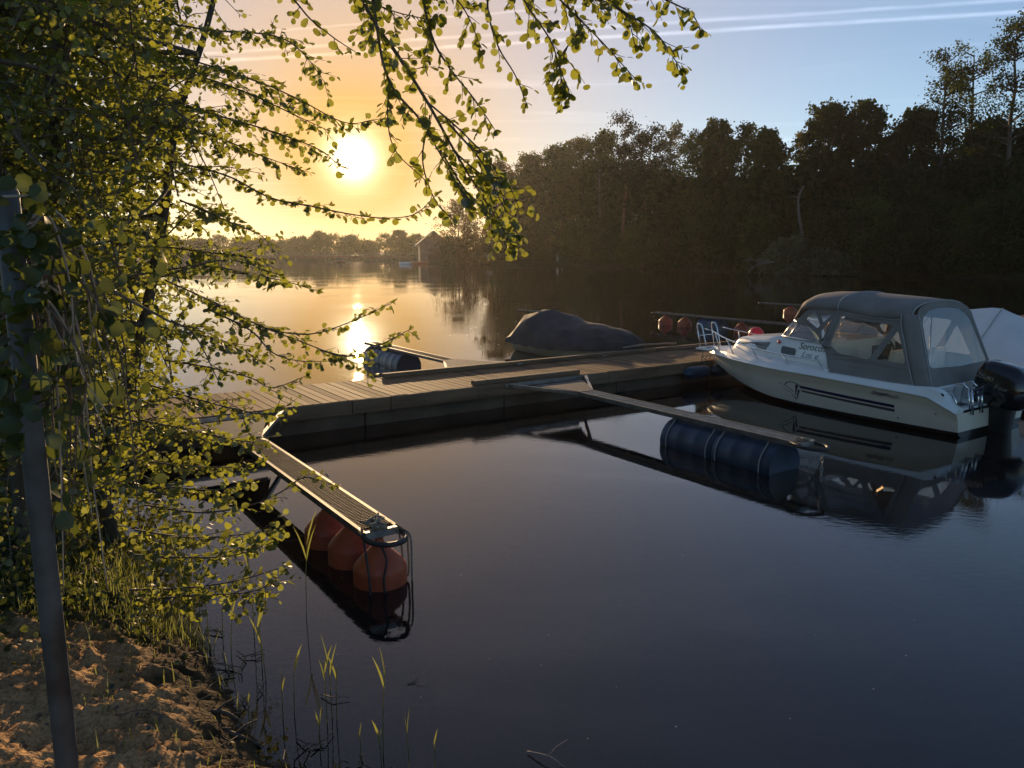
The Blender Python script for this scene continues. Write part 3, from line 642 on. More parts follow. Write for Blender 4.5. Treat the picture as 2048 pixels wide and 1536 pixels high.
qwins = [[(2.50, 1.43), (2.485, 1.46), (2.37, 1.565), (2.345, 1.56), (2.205, 1.37), (2.20, 1.345), (2.235, 1.31), (2.26, 1.31)], [(2.29, 1.575), (2.01, 1.58), (2.00, 1.565), (2.135, 1.41), (2.155, 1.41)], [(2.095, 1.36), (1.99, 1.49), (2.085, 1.155), (2.125, 1.2), (2.15, 1.27)]]
def dens(P, k=3):
    o = []
    for i in range(len(P)):
        p, q = P[i], P[(i + 1) % len(P)]
        for t in range(k): o.append((p[0] + (q[0] - p[0]) * t / k, p[1] + (q[1] - p[1]) * t / k))
    return o
side_out = [(1.885, .655), (1.4, .645), (.9, .64), (.53, .635), (.66, .93), (.79, 1.27), (.86, 1.43), (.885, 1.54), (1.0, 1.53), (1.37, 1.535), (1.7, 1.575), (1.91, 1.60), (1.945, 1.48), (2.03, 1.18), (2.075, 1.06), (1.97, .86)]
q_out = [(2.075, 1.06), (2.035, 1.18), (1.95, 1.48), (1.92, 1.603), (2.2, 1.605), (2.46, 1.60), (2.56, 1.54), (2.74, 1.35), (2.6, 1.33), (2.42, 1.305), (2.27, 1.245), (2.17, 1.16)]
for sg in (1, -1):
    for outl, wl_ in ((side_out, wins), (q_out, qwins)):
        side = MB().poly(dens(outl), [dens(w_) for w_ in wl_], lambda u, v: (u, sg * side_y(u, v), v)).build('canopy_side', M['canvas'], boat, solid=.007)
        for w_ in wl_: MB().poly(dens(w_, 4), [], lambda u, v: (u, sg * (side_y(u, v) - .001), v)).build('clear_window', M['vinyl_window'], side)
    ed = MB(); ed.tube([(a, sg * (side_y(a, z) + .006), z) for a, z in dens(side_out, 2)[6:]] , .006, 5); ed.build('piping', M['canvas_edge'], boat, True)
# stern curtain and its corners
def rear_a(bb, z): return interp(z, [.62, 1.8], [.31, .752]) - .05 * (bb / .9) ** 2 * 0
zt_r = lambda bb: 1.555 + (1.785 - 1.555) * max(0, 1 - (bb / .74) ** 2) ** .31
rear_out = [(.90, .635)] + [(.74 * math.cos(t), zt_r(.74 * math.cos(t))) for t in np.linspace(.02, math.pi - .02, 17)] + [(-.90, .635)]
rear_win = [(.80, .92), (.68, 1.50), (.60, 1.59), (.42, 1.66), (.15, 1.69), (-.15, 1.69), (-.42, 1.66), (-.60, 1.58), (-.68, 1.48), (-.80, .90), (-.74, .875), (0, .86), (.74, .885)]
rear = MB().poly(dens(rear_out, 2), [dens(rear_win, 2)], lambda u, v: (rear_a(u, v), u, v)).build('canopy_stern_curtain', M['canvas'], boat, solid=.007)
MB().poly(dens(rear_win, 2), [], lambda u, v: (rear_a(u, v) + .001, u, v)).build('clear_window', M['vinyl_window'], rear)
for sg in (1, -1):
    b = MB(); secs = []
    for t in np.linspace(0, 1, 9):
        z = .635 + t * .985; p = np.array([interp(z, [.635, .93, 1.27, 1.43, 1.54], [.53, .66, .79, .86, .885]), side_y(.6, z)]); q = np.array([rear_a(0, z), interp(z, [.635, 1.55], [.90, .74])])
        c = np.array([q[0] + .02, p[1] - .01]); secs.append([(*(((1 - k) ** 2) * p + 2 * k * (1 - k) * c + k * k * q), z) for k in np.linspace(0, 1, 6)])
    secs = [[(x, sg * y, z) for x, y, z in s_] for s_ in secs]
    b.loft(secs); b.build('canopy_corner', M['canvas'], boat, True, solid=.007)
    ed = MB(); ed.tube([(s_[-1][0] - .008, s_[-1][1], s_[-1][2]) for s_ in secs], .008, 5); ed.tube([(s_[0][0], s_[0][1] + sg * .008, s_[0][2]) for s_ in secs], .008, 5); ed.build('piping', M['canvas_edge'], boat, True)
bow_ = MB(); bow_.tube([(.68, .3, .75), (1.2, -.62, 1.52)], .014, 6); bow_.tube([(.9, -.78, .6), (1.9, -.7, 1.56)], .014, 6); bow_.build('canopy_pole', M['aluminium'], boat, True)
# helm, seats
MB().box(1.9, 2.35, -.75, -.15, .3, 1.02, .04).build('helm_console', M['gelcoat_white'], boat)
MB().box(1.86, 1.90, -.72, -.18, .75, 1.0, .01).build('dashboard', M['dark_plastic'], boat)
sw = MB(); sw.tube([(1.76 + .06 * math.sin(t), -.45 + .17 * math.cos(t), .93 + .16 * math.sin(t)) for t in np.linspace(0, 2 * math.pi, 25)], .014, 6, False)
for t in (R(90), R(210), R(330)): sw.tube([(1.78, -.45, .93), (1.76 + .06 * math.sin(t), -.45 + .17 * math.cos(t), .93 + .16 * math.sin(t))], .01, 5)
sw.tube([(1.78, -.45, .93), (1.88, -.45, .9)], .02, 6); sw.build('steering_wheel', M['dark_plastic'], boat, True)
for y, x0 in ((-.45, 1.2), (.42, 1.35)):
    s_ = empty('seat', (x0, y, .22)); s_.parent = boat
    b = MB(); b.box(-.22, .22, -.22, .22, .28, .40, .03); b.build('seat_cushion', M['vinyl_seat'], s_, bevel=.02)
    b = MB(); b.loft([[(-.20 - .05 * t, w_, .40 + .42 * t) for w_ in (-.2 + .05 * t * t, -.1, .1, .2 - .05 * t * t)] for t in (0, .35, .7, .92, 1)]); b.build('backrest', M['vinyl_seat'], s_, True, solid=.07)
    MB().tube([(0, 0, 0), (0, 0, .28)], .05, 10).build('pedestal', M['aluminium'], s_)
MB().box(.32, .62, -.8, .8, .22, .58, .03).build('stern_bench', M['vinyl_seat'], boat)
MB().box(1.88, 1.93, .2, .85, .22, 1.04, .01).build('bulkhead_locker', M['gelcoat_white'], boat)
# hull stripes and emblem
def strip(top, bot, m, name='hull_stripe', k=14):
    b = MB(); n = len(top) - 1
    rows = []
    for i in range(n):
        for t in np.linspace(0, 1, k, endpoint=(i == n - 1)):
            rows.append([(top[i][0] + (top[i + 1][0] - top[i][0]) * t, top[i][1] + (top[i + 1][1] - top[i][1]) * t), (bot[i][0] + (bot[i + 1][0] - bot[i][0]) * t, bot[i][1] + (bot[i + 1][1] - bot[i][1]) * t)])
    secs = [[(a, hull_y(a, z) + .004, z) for a, z in ((p[0] + (q[0] - p[0]) * s_, p[1] + (q[1] - p[1]) * s_) for s_ in (0, .5, 1))] for p, q in rows]
    b.loft(secs); return b.build(name, m, boat)
strip([(2.40, .385), (.76, .335)], [(2.36, .34), (.76, .29)], M['decal_navy'])
strip([(2.36, .315), (.76, .272)], [(2.33, .282), (.76, .228)], M['decal_grey'])
strip([(2.64, .33), (2.52, .27), (2.48, .22)], [(2.64, .322), (2.50, .245), (2.475, .195)], M['decal_navy'], 'emblem', 6)
strip([(2.46, .22), (2.40, .385)], [(2.475, .195), (2.46, .385)], M['decal_navy'], 'emblem', 6)
strip([(2.75, .30), (2.6, .25), (2.47, .165)], [(2.75, .294), (2.58, .232), (2.465, .13)], M['decal_grey'], 'emblem', 6)
strip([(2.44, .16), (2.37, .305)], [(2.465, .13), (2.41, .31)], M['decal_grey'], 'emblem', 6)
arc = [(2.52 + .18 * math.cos(t), .33 + .095 * math.sin(t)) for t in np.linspace(R(170), R(5), 12)]; arc = [(5.04 - a, z) for a, z in arc]
strip(arc, [(a + (2.52 - a) * .09, z - .014) for a, z in arc], M['decal_green'], 'emblem', 3)
strip([(2.86, .36), (2.72, .345), (2.62, .32)], [(2.86, .356), (2.72, .338), (2.62, .31)], M['decal_green'], 'emblem', 5)
text_part('Ornoco', .075, lambda u, v: (1.07 - u * 1.05, hull_y(1.0, .50) + .012, .462 + v + .0), M['decal_navy'], boat, .2, 'builder_emblem')
for z0 in (.452, .478):
    b = MB(); b.tube([(1.10 - .42 * t, hull_y(.9, z0) + .008, z0 + .008 * math.sin(t * 14)) for t in np.linspace(0, 1, 24)], .004, 4); b.build('builder_emblem', M['decal_navy'], boat)
b = MB(); b.lathe([(.002, 0), (.05, .0), (.05, .006), (.002, .008)], 20, (0, 0, 0), 'y'); b.v = [(x * 1.0 + .13, hull_y(.13, .5) - .075 + y + .02, z * .55 + .575) for x, y, z in b.v]; b.build('oval_badge', M['decal_navy'], boat)
for x0, z0 in ((.18, .30), (.72, .145)):
    b = MB(); b.lathe([(.002, 0), (.018, 0), (.018, .008), (.008, .01), (.002, .004)], 12, (x0, hull_y(x0, z0) - .002, z0), 'y'); b.build('drain_fitting', M['steel'], boat)
# rails
rl = MB(); top = []
for sg in (1, -1):
    P = [(5.02, sg * .10, .66), (4.86, sg * .27, 1.02), (4.72, sg * .33, 1.0), (4.3, sg * .50, .93), (3.6, sg * .72, .865), (2.81, sg * .875, .835), (2.12, sg * .93, .82), (1.9, sg * .975, .665)]
    rl.tube(catmull(P[1:7], 5) + [P[7]], .012, 7)
    for f_, t_ in (((4.72, .33, 1.0), (4.62, .30, .655)), ((4.3, .50, .93), (4.12, .50, .665)), ((3.6, .72, .865), (3.38, .735, .68)), ((2.81, .875, .835), (2.60, .925, .675))):
        rl.tube([(f_[0], sg * f_[1], f_[2]), (t_[0], sg * t_[1], t_[2])], .011, 6)
    rl.tube([(4.86, sg * .27, 1.02), (5.05, sg * .26, 1.04)], .012, 7)
rl.build('deck_rail', M['stainless'], boat, True)
bl = MB()
for y in (.26, -.14):
    pts = [(5.14, y, .68), (5.2, y, .90), (5.24, y, 1.07), (5.225, y, 1.12), (5.18, y, 1.135), (5.13, y, 1.11), (5.10, y, 1.05), (5.03, y, .82), (4.98, y, .67)]
    bl.tube(pts, .013, 7)
bl.tube([(5.18, .26, .9), (5.18, -.14, .9)], .011, 6); bl.tube([(5.12, .26, .68), (5.12, -.14, .68)], .011, 6)
bl.build('bow_ladder_rail', M['stainless'], boat, True)
MB().box(4.92, 5.22, -.2, .3, .625, .665, .01).build('bow_platform', M['gelcoat_white'], boat)
br = MB(); br.lathe([(.01, -.05), (.04, -.05), (.03, 0), (.04, .05), (.01, .05)], 12, (5.24, .12, .62), 'y'); br.build('bow_roller', M['dark_plastic'], boat)
# stern ladder and grab rails
ld = MB()
for y in (.63, .37):
    for dx in (0, -.045): ld.tube([(-.05 + dx, y, .66 + dx * .3), (-.09 + dx, y, .30)], .016, 8)
    ld.tube([(-.05, y, .64), (.02, y + .01, .71), (.10, y + .02, .70), (.14, y + .02, .60), (.15, y + .02, .40)], .014, 8)
ld.build('boarding_ladder', M['stainless'], boat, True)
for i in range(4): MB().box(-.125 - .004 * i, -.065 - .004 * i, .37, .63, .655 - i * .035, .667 - i * .035, .003).build('ladder_step', M['decal_navy'] if i % 2 else M['stainless'], boat)
gr = MB(); gr.tube([(.16, .82, .60), (.06, .83, .585), (.0, .83, .47), (.01, .82, .40)], .012, 7); gr.build('grab_rail', M['stainless'], boat, True)
# outboard engine
eng = empty('outboard_engine', (-.16, -.02, .0)); eng.parent = boat; eng.rotation_euler = (0, R(-4), 0); eng.scale = (1.12, 1.12, 1.06)
def rrect(cx, lx, ly, z, tilt=0.0, k=5):
    out = []
    for q, (sx, sy) in enumerate(((1, 1), (-1, 1), (-1, -1), (1, -1))):
        for t in np.linspace(0, math.pi / 2, k):
            an = q * math.pi / 2 + t; r = min(lx, ly) * .55
            out.append((cx + sx * (lx - r) + r * math.cos(an), sy * (ly - r) + r * math.sin(an), z + tilt * (sx * (lx - r) + r * math.cos(an))))
    return out
cw = MB(); cw.loft([rrect(.0, .26, .17, .36, .05), rrect(.0, .30, .20, .42, .1), rrect(-.01, .315, .215, .52, .16), rrect(-.02, .315, .21, .66, .2), rrect(-.02, .29, .195, .77, .2), rrect(-.01, .25, .17, .85, .18), rrect(.0, .18, .12, .905, .15), rrect(.01, .08, .05, .92, .1)], True, True, True)
cowl = cw.build('cowling', M['engine_black'], eng, auto=50)
cw = MB(); cw.tube([(-.27, .20, .60), (-.31, .0, .62), (-.27, -.2, .60)], .008, 5); cw.build('cowling_trim', M['drum_blue'], cowl)
lg = MB(); lg.loft([rrect(.02, .19, .13, .38), rrect(.0, .17, .10, .2), rrect(-.02, .15, .075, .0), rrect(-.03, .14, .055, -.35), rrect(-.03, .16, .06, -.42)], True, True, True); lg.build('leg', M['dark_plastic'], eng, auto=50)
MB().box(.10, .30, -.16, .16, .02, .40, .03).build('mounting_bracket', M['dark_plastic'], eng)
MB().box(-.28, .14, -.13, .13, -.36, -.34, .004).build('cavitation_plate', M['dark_plastic'], eng)
def cowl_fn(x0, z0): return lambda u, v: (x0 - u, .2155 - .06 * max(0, abs(x0 - u + .02) - .12), z0 + v - .2 * (u - .2) * .0 - .12 * u)
text_part('SUZUKI', .075, cowl_fn(.30, .72), M['aluminium'], cowl, .15)
text_part('Four', .085, cowl_fn(.02, .60), M['strap'], cowl, .3)
# ball fender on the starboard side deck
b = MB(); b.lathe([(.004, -.15), (.06, -.138), (.11, -.10), (.143, -.04), (.15, .0), (.143, .045), (.11, .10), (.06, .138), (.004, .15)], 24)
fnd = b.build('ball_fender', M['red_ball'], None, True); fnd.location = boat.matrix_basis @ Vector((4.74, -.88, .89)); tag(fnd, 'round bright red ball fender hung at the far bow rail of the canopied boat', 'fender')
rope([boat.matrix_basis @ Vector(p) for p in ((4.74, -.88, 1.035), (4.66, -.6, 1.06), (4.5, -.43, .97))], .006, 'fender_line', 'short line holding the red ball fender to the bow rail', 'rope')
rope([boat.matrix_basis @ Vector((5.02, .1, .68)), boat.matrix_basis @ Vector((5.09, .22, .62)), J(8.15, .02, .40), J(8.0, -.02, .30), J(7.95, -.03, .25)], .012, 'bow_line', 'dark bow line from the canopied boat down to the jetty edge', 'rope')
for i, (s0, ln, lab) in enumerate(((7.85, .62, 'blue cylindrical fender at the jetty edge left of the bow'), (8.6, .62, 'blue cylindrical fender under the bow of the canopied boat'))):
    f_ = empty('tube_fender', J(s0, -.16, .24), JANG, lab, 'fender', 'fenders on the jetty edge')
    b = MB(); b.lathe([(.02, -ln / 2 - .05), (.05, -ln / 2), (.11, -ln / 2 + .06), (.12, -ln / 2 + .12), (.12, ln / 2 - .12), (.11, ln / 2 - .06), (.05, ln / 2), (.02, ln / 2 + .05)], 18, (0, 0, 0), 'x'); b.build('body', M['drum_blue'], f_, True)
    for sg in (-1, 1): b = MB(); b.tube([(sg * (ln / 2 + .04), 0, 0), (sg * (ln / 2 + .02), .08, .12), (sg * ln / 2, .14, .165)], .006, 5); b.build('lanyard', M['rope'], f_)

# ------------------------------------------------------------------ boat under a dark tarpaulin beyond the jetty (local x away from the jetty)
tb = empty('covered_boat', J(8.55, 2.15), JANG + math.pi / 2, 'small cream boat under a sagging dark tarpaulin beyond the jetty', 'boat')
TA = [0, .35, .8, 1.4, 2.1, 2.8, 3.5, 3.9, 4.0]; TBm = [.06, .42, .66, .80, .86, .86, .82, .78, .76]
hb = MB(); secs = []
for a, bm in zip(TA, TBm):
    zs = interp(a, [0, 1, 4], [.48, .38, .32]); half = [(a, bm, zs), (a, bm - .02, zs - .05), (a, bm * .92, .15), (a, bm * .80, .02), (a, bm * .4, -.12), (a, 0, -.18 + .2 * max(0, .5 - a))]
    secs.append(half + [(x, -y, z) for x, y, z in half[-2::-1]])
hb.loft(secs, cap1=True); hb.build('hull', M['cream_hull'], tb, auto=35)
hb = MB()
for sg in (1, -1): hb.tube([(a, sg * (bm + .005), interp(a, [0, 1, 4], [.48, .38, .32]) - .03) for a, bm in zip(TA, TBm)], .018, 6)
hb.build('rubbing_strake', M['dark_plastic'], tb, True)
tp = MB(); secs = []; rs_ = np.random.RandomState(3)
for a in np.linspace(-.02, 4.08, 17):
    bm = interp(a, TA, TBm) + .09; ridge = interp(a, [0, .2, .5, 1.1, 1.7, 2.3, 2.75, 3.2, 3.6, 3.85, 4.08], [.60, .66, .72, .80, .86, .86, 1.00, 1.09, 1.04, .90, .52])
    ze = interp(a, [0, 1, 2.2, 3.4, 4.08], [.40, .30, .24, .22, .24]); sec = []
    for t in np.linspace(-1, 1, 15):
        prof = math.cos(t * math.pi / 2) ** interp(a, [0, 1.5, 2.2, 3.2, 4], [.9, .75, .68, .95, .8]) if abs(t) < 1 else 0.0; ty_ = math.copysign(abs(math.sin(t * math.pi / 2)) ** .95, t); prof = .58 * prof + .42 * (1 - abs(t))
        z = ze + (ridge - ze) * prof
        fold = .075 * math.sin(a * 4.6 + abs(t) * 7 + (1.3 if t > 0 else 0)) * (1 - prof) * prof * 3 + .012 * math.sin(a * 13 + t * 9) + float(rs_.normal()) * .022 * (1 - abs(t) ** 6)
        sec.append((a + .05 * math.sin(t * 5) * prof, ty_ * bm, z + fold))
    secs.append(sec)
tp.loft(secs, cap0=True, cap1=True); tp.build('tarpaulin', M['tarp_dark'], tb, auto=17)
b = MB(); b.tube([(3.3, .15, 1.02), (3.75, .30, 1.02), (4.15, .42, 1.03)], .017, 6); b.build('tiller_pole', M['dead_wood'], tb)
b = MB(); b.loft([rrect(4.10, .12, .12, .45), rrect(4.12, .16, .15, .6), rrect(4.12, .15, .14, .78), rrect(4.1, .08, .07, .88)], True, True, True); b.tube([(4.1, 0, .5), (4.12, 0, -.3)], .06, 8); b.build('outboard_engine', M['engine_black'], tb, auto=45)
wr = rope([J(7.7, 1.75, .53), J(8.0, 1.72, .55), J(8.3, 1.78, .55), J(8.6, 1.70, .55), J(8.9, 1.76, .54), J(9.2, 1.70, .53)], .022, 'mooring_rope', 'pale crumpled rope lying on the jetty kerb by the tarpaulin boat', 'rope')

# ------------------------------------------------------------------ boat under a pale cover at the right edge
wb = empty('white_covered_boat', J(11.9, -4.6), JANG + math.pi / 2, 'black and white boat under a pale grey cover at the right edge', 'boat')
QA = [-.05, .5, 1.5, 2.6, 3.6, 4.4, 5.0, 5.4]; QB = [1.0, 1.06, 1.1, 1.05, .88, .60, .28, .02]
zq = lambda a: interp(a, [0, 2, 5.4], [.58, .64, .80])
hb = MB(); secs = []
for a, bm in zip(QA, QB):
    half = [(a, bm * .98, zq(a) - .30), (a, bm * .90, .05), (a, bm * .45, -.15), (a, 0, -.25 + .6 * max(0, a - 4.4))]; secs.append(half + [(x, -y, z) for x, y, z in half[-2::-1]])
hb.loft(secs, cap0=True); hb.build('hull', M['black_hull'], wb, auto=35)
hb = MB(); secs = []
for a, bm in zip(QA, QB):
    half = [(a, bm * .985, zq(a) - .30), (a, bm * 1.01, zq(a) - .15), (a, bm * 1.0, zq(a)), (a, bm * .9, zq(a) + .02), (a, 0, zq(a) + .05)]; secs.append(half + [(x, -y, z) for x, y, z in half[-2::-1]])
hb.loft(secs, cap0=True); hb.build('topsides', M['gelcoat_white'], wb, auto=35)
tp = MB(); secs = []
for a in np.linspace(-.06, 4.9, 30):
    bm = interp(a, QA, QB) + .03; rd = interp(a, [-.06, .4, 1.0, 2.0, 2.9, 3.6, 4.9], [.98, 1.30, 1.50, 1.42, 1.36, 1.22, 1.02]); sec = []
    for t in np.linspace(-1, 1, 25):
        prof = (1 - abs(t)) ** .9 if abs(t) < 1 else 0
        sec.append((a, t * bm, zq(a) - .05 + .07 * (abs(t) < 1) + (rd - zq(a) - .02) * prof + .012 * math.sin(a * 7 + t * 8) * (1 - t * t)))
    secs.append(sec)
tp.loft(secs, cap0=True, cap1=True); tp.build('boat_cover', M['tarp_light'], wb, auto=40)
for i in (6, 13, 20):
    b = MB(); b.tube([(p[0], p[1] * 1.003, p[2] + .004) for p in secs[i]], .010, 5); b.build('cover_seam', M['canvas_edge'], wb, True)
for sg in (0, 24): b = MB(); b.tube([s_[sg] for s_ in secs], .014, 5); b.build('cover_hem', M['canvas_edge'], wb, True)
b = MB(); b.lathe([(.002, 0), (.02, 0), (.02, .01), (.002, .012)], 10, (.9, 1.0, .30), 'y'); b.build('through_hull', M['steel'], wb)

# ------------------------------------------------------------------ foliage tools
leaf_mat('alder_leaf', (.042, .068, .012), (.12, .135, .022), .62, (.44, .46, .05), .10, 9)
leaf_mat('ivy_leaf', (.022, .042, .010), (.05, .070, .016), .4, (.16, .19, .03), .05, 8, .4)
leaf_mat('reed_leaf', (.10, .13, .03), (.20, .21, .05), .5, (.40, .42, .08), .12, 5)
leaf_mat('oak_crown', (.018, .036, .010), (.060, .084, .020), .42, (.15, .19, .04), .0, .5)
leaf_mat('fresh_crown', (.032, .054, .012), (.09, .112, .026), .45, (.30, .26, .05), .0, .6)
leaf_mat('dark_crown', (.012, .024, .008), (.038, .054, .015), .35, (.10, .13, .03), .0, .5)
leaf_mat('pine_crown', (.014, .022, .012), (.034, .044, .022), .12, (.06, .07, .03), .0, .5)
leaf_mat('willow_crown', (.075, .085, .04), (.16, .16, .085), .4, (.26, .24, .11), .0, .6)
leaf_mat('autumn_crown', (.085, .060, .018), (.19, .12, .03), .4, (.35, .2, .05), .0, .5)
mat('white_fluff', (.7, .66, .58), None, rough=.9)
# rounded alder leaf, folded a little along the midrib
LV = np.array([(0, 0, 0), (.30, .16, .05), (.47, .52, .08), (.36, .88, .03), (0, .34, 0), (0, .68, -.02), (0, .95, -.06), (-.30, .16, .05), (-.47, .52, .08), (-.36, .88, .03)], float)
LF = np.array([(0, 1, 2, 4), (4, 2, 3, 5), (5, 3, 6, 6), (0, 4, 8, 7), (4, 5, 9, 8), (5, 6, 9, 9)])
LT = np.array([(0, 1, 4), (1, 2, 4), (4, 2, 5), (2, 3, 5), (5, 3, 6), (0, 4, 7), (7, 4, 8), (4, 5, 8), (8, 5, 9), (5, 6, 9)])
def unit(a): return a / np.maximum(np.linalg.norm(a, axis=-1, keepdims=True), 1e-9)
class Leaves:
    def __init__(s): s.p, s.d, s.n, s.s = [], [], [], []
    def add(s, p, d, n, sz): s.p.append(p); s.d.append(d); s.n.append(n); s.s.append(sz)
    def bulk(s, P, size, tilt, droop=0.0):
        n = len(P); s.p += list(P); s.d += list(unit(rv.normal(size=(n, 3)) - [0, 0, droop])); s.n += list(unit(rv.normal(size=(n, 3)) * tilt + [0, 0, 1.0])); s.s += list(rv.uniform(*size, n))
    def arrays(s):
        P, D, N, S = (np.array(q, float) for q in (s.p, s.d, s.n, s.s)); D = unit(D); X = unit(np.cross(D, N)); N = np.cross(X, D); return P, X, D, N, S
def leaf_verts(T, P, X, D, N, S): return P[:, None] + S[:, None, None] * (T[None, :, 0, None] * X[:, None] + T[None, :, 1, None] * D[:, None] + T[None, :, 2, None] * N[:, None])
def foliage(lv, root, m, T=LV, TT=LT, singles=300, mass_name='foliage'):
    "the 300 leaves that show largest become parts of their own, the others one part"
    P, X, D, N, S = lv.arrays(); o0 = np.array(root.location)
    rel = P - [0, 0, CAM_H]; f = rel[:, 1] * _c - rel[:, 2] * _s; u = rel[:, 1] * _s + rel[:, 2] * _c
    px = 1024 + FOC * rel[:, 0] / np.maximum(f, .1); py = 768 - FOC * u / np.maximum(f, .1)
    face = np.abs((unit(rel) * N).sum(1)); score = S / np.maximum(f, .1) * (.3 + face)
    score[(px < 60) | (px > 2030) | (py < 10) | (py > 1520) | (f < .3)] = 0
    order = np.argsort(-score); one = order[:singles]; rest = order[singles:]
    me = bpy.data.meshes.new('leaf'); me.from_pydata([tuple(v) for v in T], [], [tuple(t) for t in TT]); me.materials.append(m)
    me.polygons.foreach_set('use_smooth', [True] * len(me.polygons))
    for i in one:
        o = link('leaf', me, root); mt = Matrix.Identity(4)
        for k, vec in enumerate((X[i], D[i], N[i])):
            for j in range(3): mt[j][k] = vec[j] * S[i]
        for j in range(3): mt[j][3] = P[i][j] - o0[j]
        o.matrix_basis = mt
    VV = leaf_verts(T, P[rest], X[rest], D[rest], N[rest], S[rest]).reshape(-1, 3) - o0; k = len(T)
    FF = (TT[None] + (np.arange(len(rest)) * k)[:, None, None]).reshape(-1, 3)
    np_mesh(mass_name, VV, FF, m, root, True, 'stuff')
rv = np.random.RandomState(12)
def rdir(): return unit(rv.normal(size=3))
def spray(lv, br, path, o0, r0, twig_gap=.085, twig_len=(.12, .38), leaf=(.042, .062), leaf_gap=.034, droop=.35, first=.12, bare=0.0):
    "a branch along a path with side twigs and alternate leaves"
    P = np.array(catmull(path, 7)); seg = np.linalg.norm(np.diff(P, axis=0), axis=1); cum = np.concatenate([[0], np.cumsum(seg)]); L = cum[-1]
    br.tube(P - o0, list(np.linspace(r0, max(.0022, r0 * .18), len(P))), 5)
    pos = lambda s_: np.array([np.interp(s_, cum, P[:, k]) for k in range(3)])
    s_ = L * first; side = 1
    while s_ < L:
        t = unit(pos(min(L, s_ + .03)) - pos(max(0, s_ - .03))); side = -side
        lat = unit(np.cross(t, [0, 0, 1]) * side + rdir() * .55); d = unit(t * .65 + lat * .8 + np.array([0, 0, -.12]))
        ln = rv.uniform(*twig_len) * (1 - .55 * s_ / L)
        tw = [pos(s_)]; k = max(3, int(ln / .05)); dd = d
        for i in range(k): dd = unit(dd + rdir() * .13 + np.array([0, 0, -.05 * droop])); tw.append(tw[-1] + dd * ln / k)
        tw = np.array(tw); br.tube(tw - o0, list(np.linspace(.0028, .0013, len(tw))), 3, False)
        if rv.rand() >= bare:
            n = max(2, int(ln / leaf_gap))
            for i in range(n + 1):
                q = (i + .35) / (n + .35); j = min(len(tw) - 2, int(q * (len(tw) - 1))); p = tw[j] + (tw[j + 1] - tw[j]) * (q * (len(tw) - 1) - j)
                ax = unit(dd * .5 + rdir() * .75 + np.array([0, 0, -droop])); nm = unit(np.array([0, 0, 1.0]) + rdir() * .85)
                lv.add(p + ax * .008, ax, nm, rv.uniform(*leaf) * (1 - .25 * (i == n)))
        s_ += twig_gap * rv.uniform(.6, 1.4)
    t = unit(P[-1] - P[-2])
    for i in range(3): lv.add(P[-1], unit(t + rdir() * .7), unit(np.array([0, 0, 1.]) + rdir() * .6), rv.uniform(*leaf) * .8)

# ------------------------------------------------------------------ alder on the left bank
S0 = np.array([-3.75, 6.0, float(ground_z(-3.75, 6.0))])
al = empty('alder_tree', S0, 0, 'dense leafy alder filling the left side, growing on the sandy bank', 'tree')
lv = Leaves(); stems = []
tk = MB()
for i, (dx, dy, lean, hgt, r) in enumerate(((0, 0, (.16, -.06), 6.5, .10), (-.45, -.5, (-.10, -.08), 6.2, .085), (.25, .5, (.22, .10), 5.2, .065), (-.5, .6, (-.05, .2), 6.8, .09), (.15, -.55, (.10, -.12), 4.6, .05))):
    g0 = ground_z(S0[0] + dx, S0[1] + dy); pts = [S0 + [dx, dy, float(g0) - S0[2] - .15]]
    for k in range(1, 8): pts.append(pts[0] + np.array([lean[0] * hgt * (k / 7) ** 1.3 + rv.normal() * .06, lean[1] * hgt * (k / 7) ** 1.3 + rv.normal() * .06, hgt * k / 7]))
    stems.append(np.array(catmull(pts, 4))); b = MB(); b.tube(stems[-1] - S0, list(np.linspace(r, .018, len(stems[-1]))), 9); b.build('stem', M['bark'], al, True)
br = MB()
def dense(y): return np.interp(y, [-300, 0, 200, 400, 600, 800, 1000, 1150, 1230], [380, 370, 400, 400, 355, 385, 400, 370, 270])
cnt = 0
while cnt < 760:
    y = rv.uniform(-330, 1215); xx = rv.uniform(-330, dense(y)); Yd = rv.uniform(4.7, 8.4)
    if xx > dense(y) - 90 and rv.rand() < .45: continue
    p = aty(xx, y, Yd)
    if p[2] < .12: continue
    d = unit(np.array([.55, -.25, .12]) + rdir() * .9); ln = rv.uniform(.35, .85); q = p + d * ln * .5 + np.array([0, 0, .05]); e = p + d * ln - np.array([0, 0, .08])
    if e[2] < .1 or (p[2] < 1.35 and xx > 130 and rv.rand() < .5): continue
    spray(lv, br, [p - d * .1, q, e], S0, .007, twig_gap=.085, twig_len=(.10, .30), leaf=(.03, .054), leaf_gap=.038, first=.05); cnt += 1
    if cnt % 5 == 0:
        st_ = stems[rv.randint(len(stems))]; j = np.argmin(np.linalg.norm(st_ - p - [0, 0, .5], axis=1)); br.tube(np.array(catmull([st_[j], (st_[j] + p) / 2 + rdir() * .12, p], 4)) - S0, list(np.linspace(.02, .007, 9)), 5)
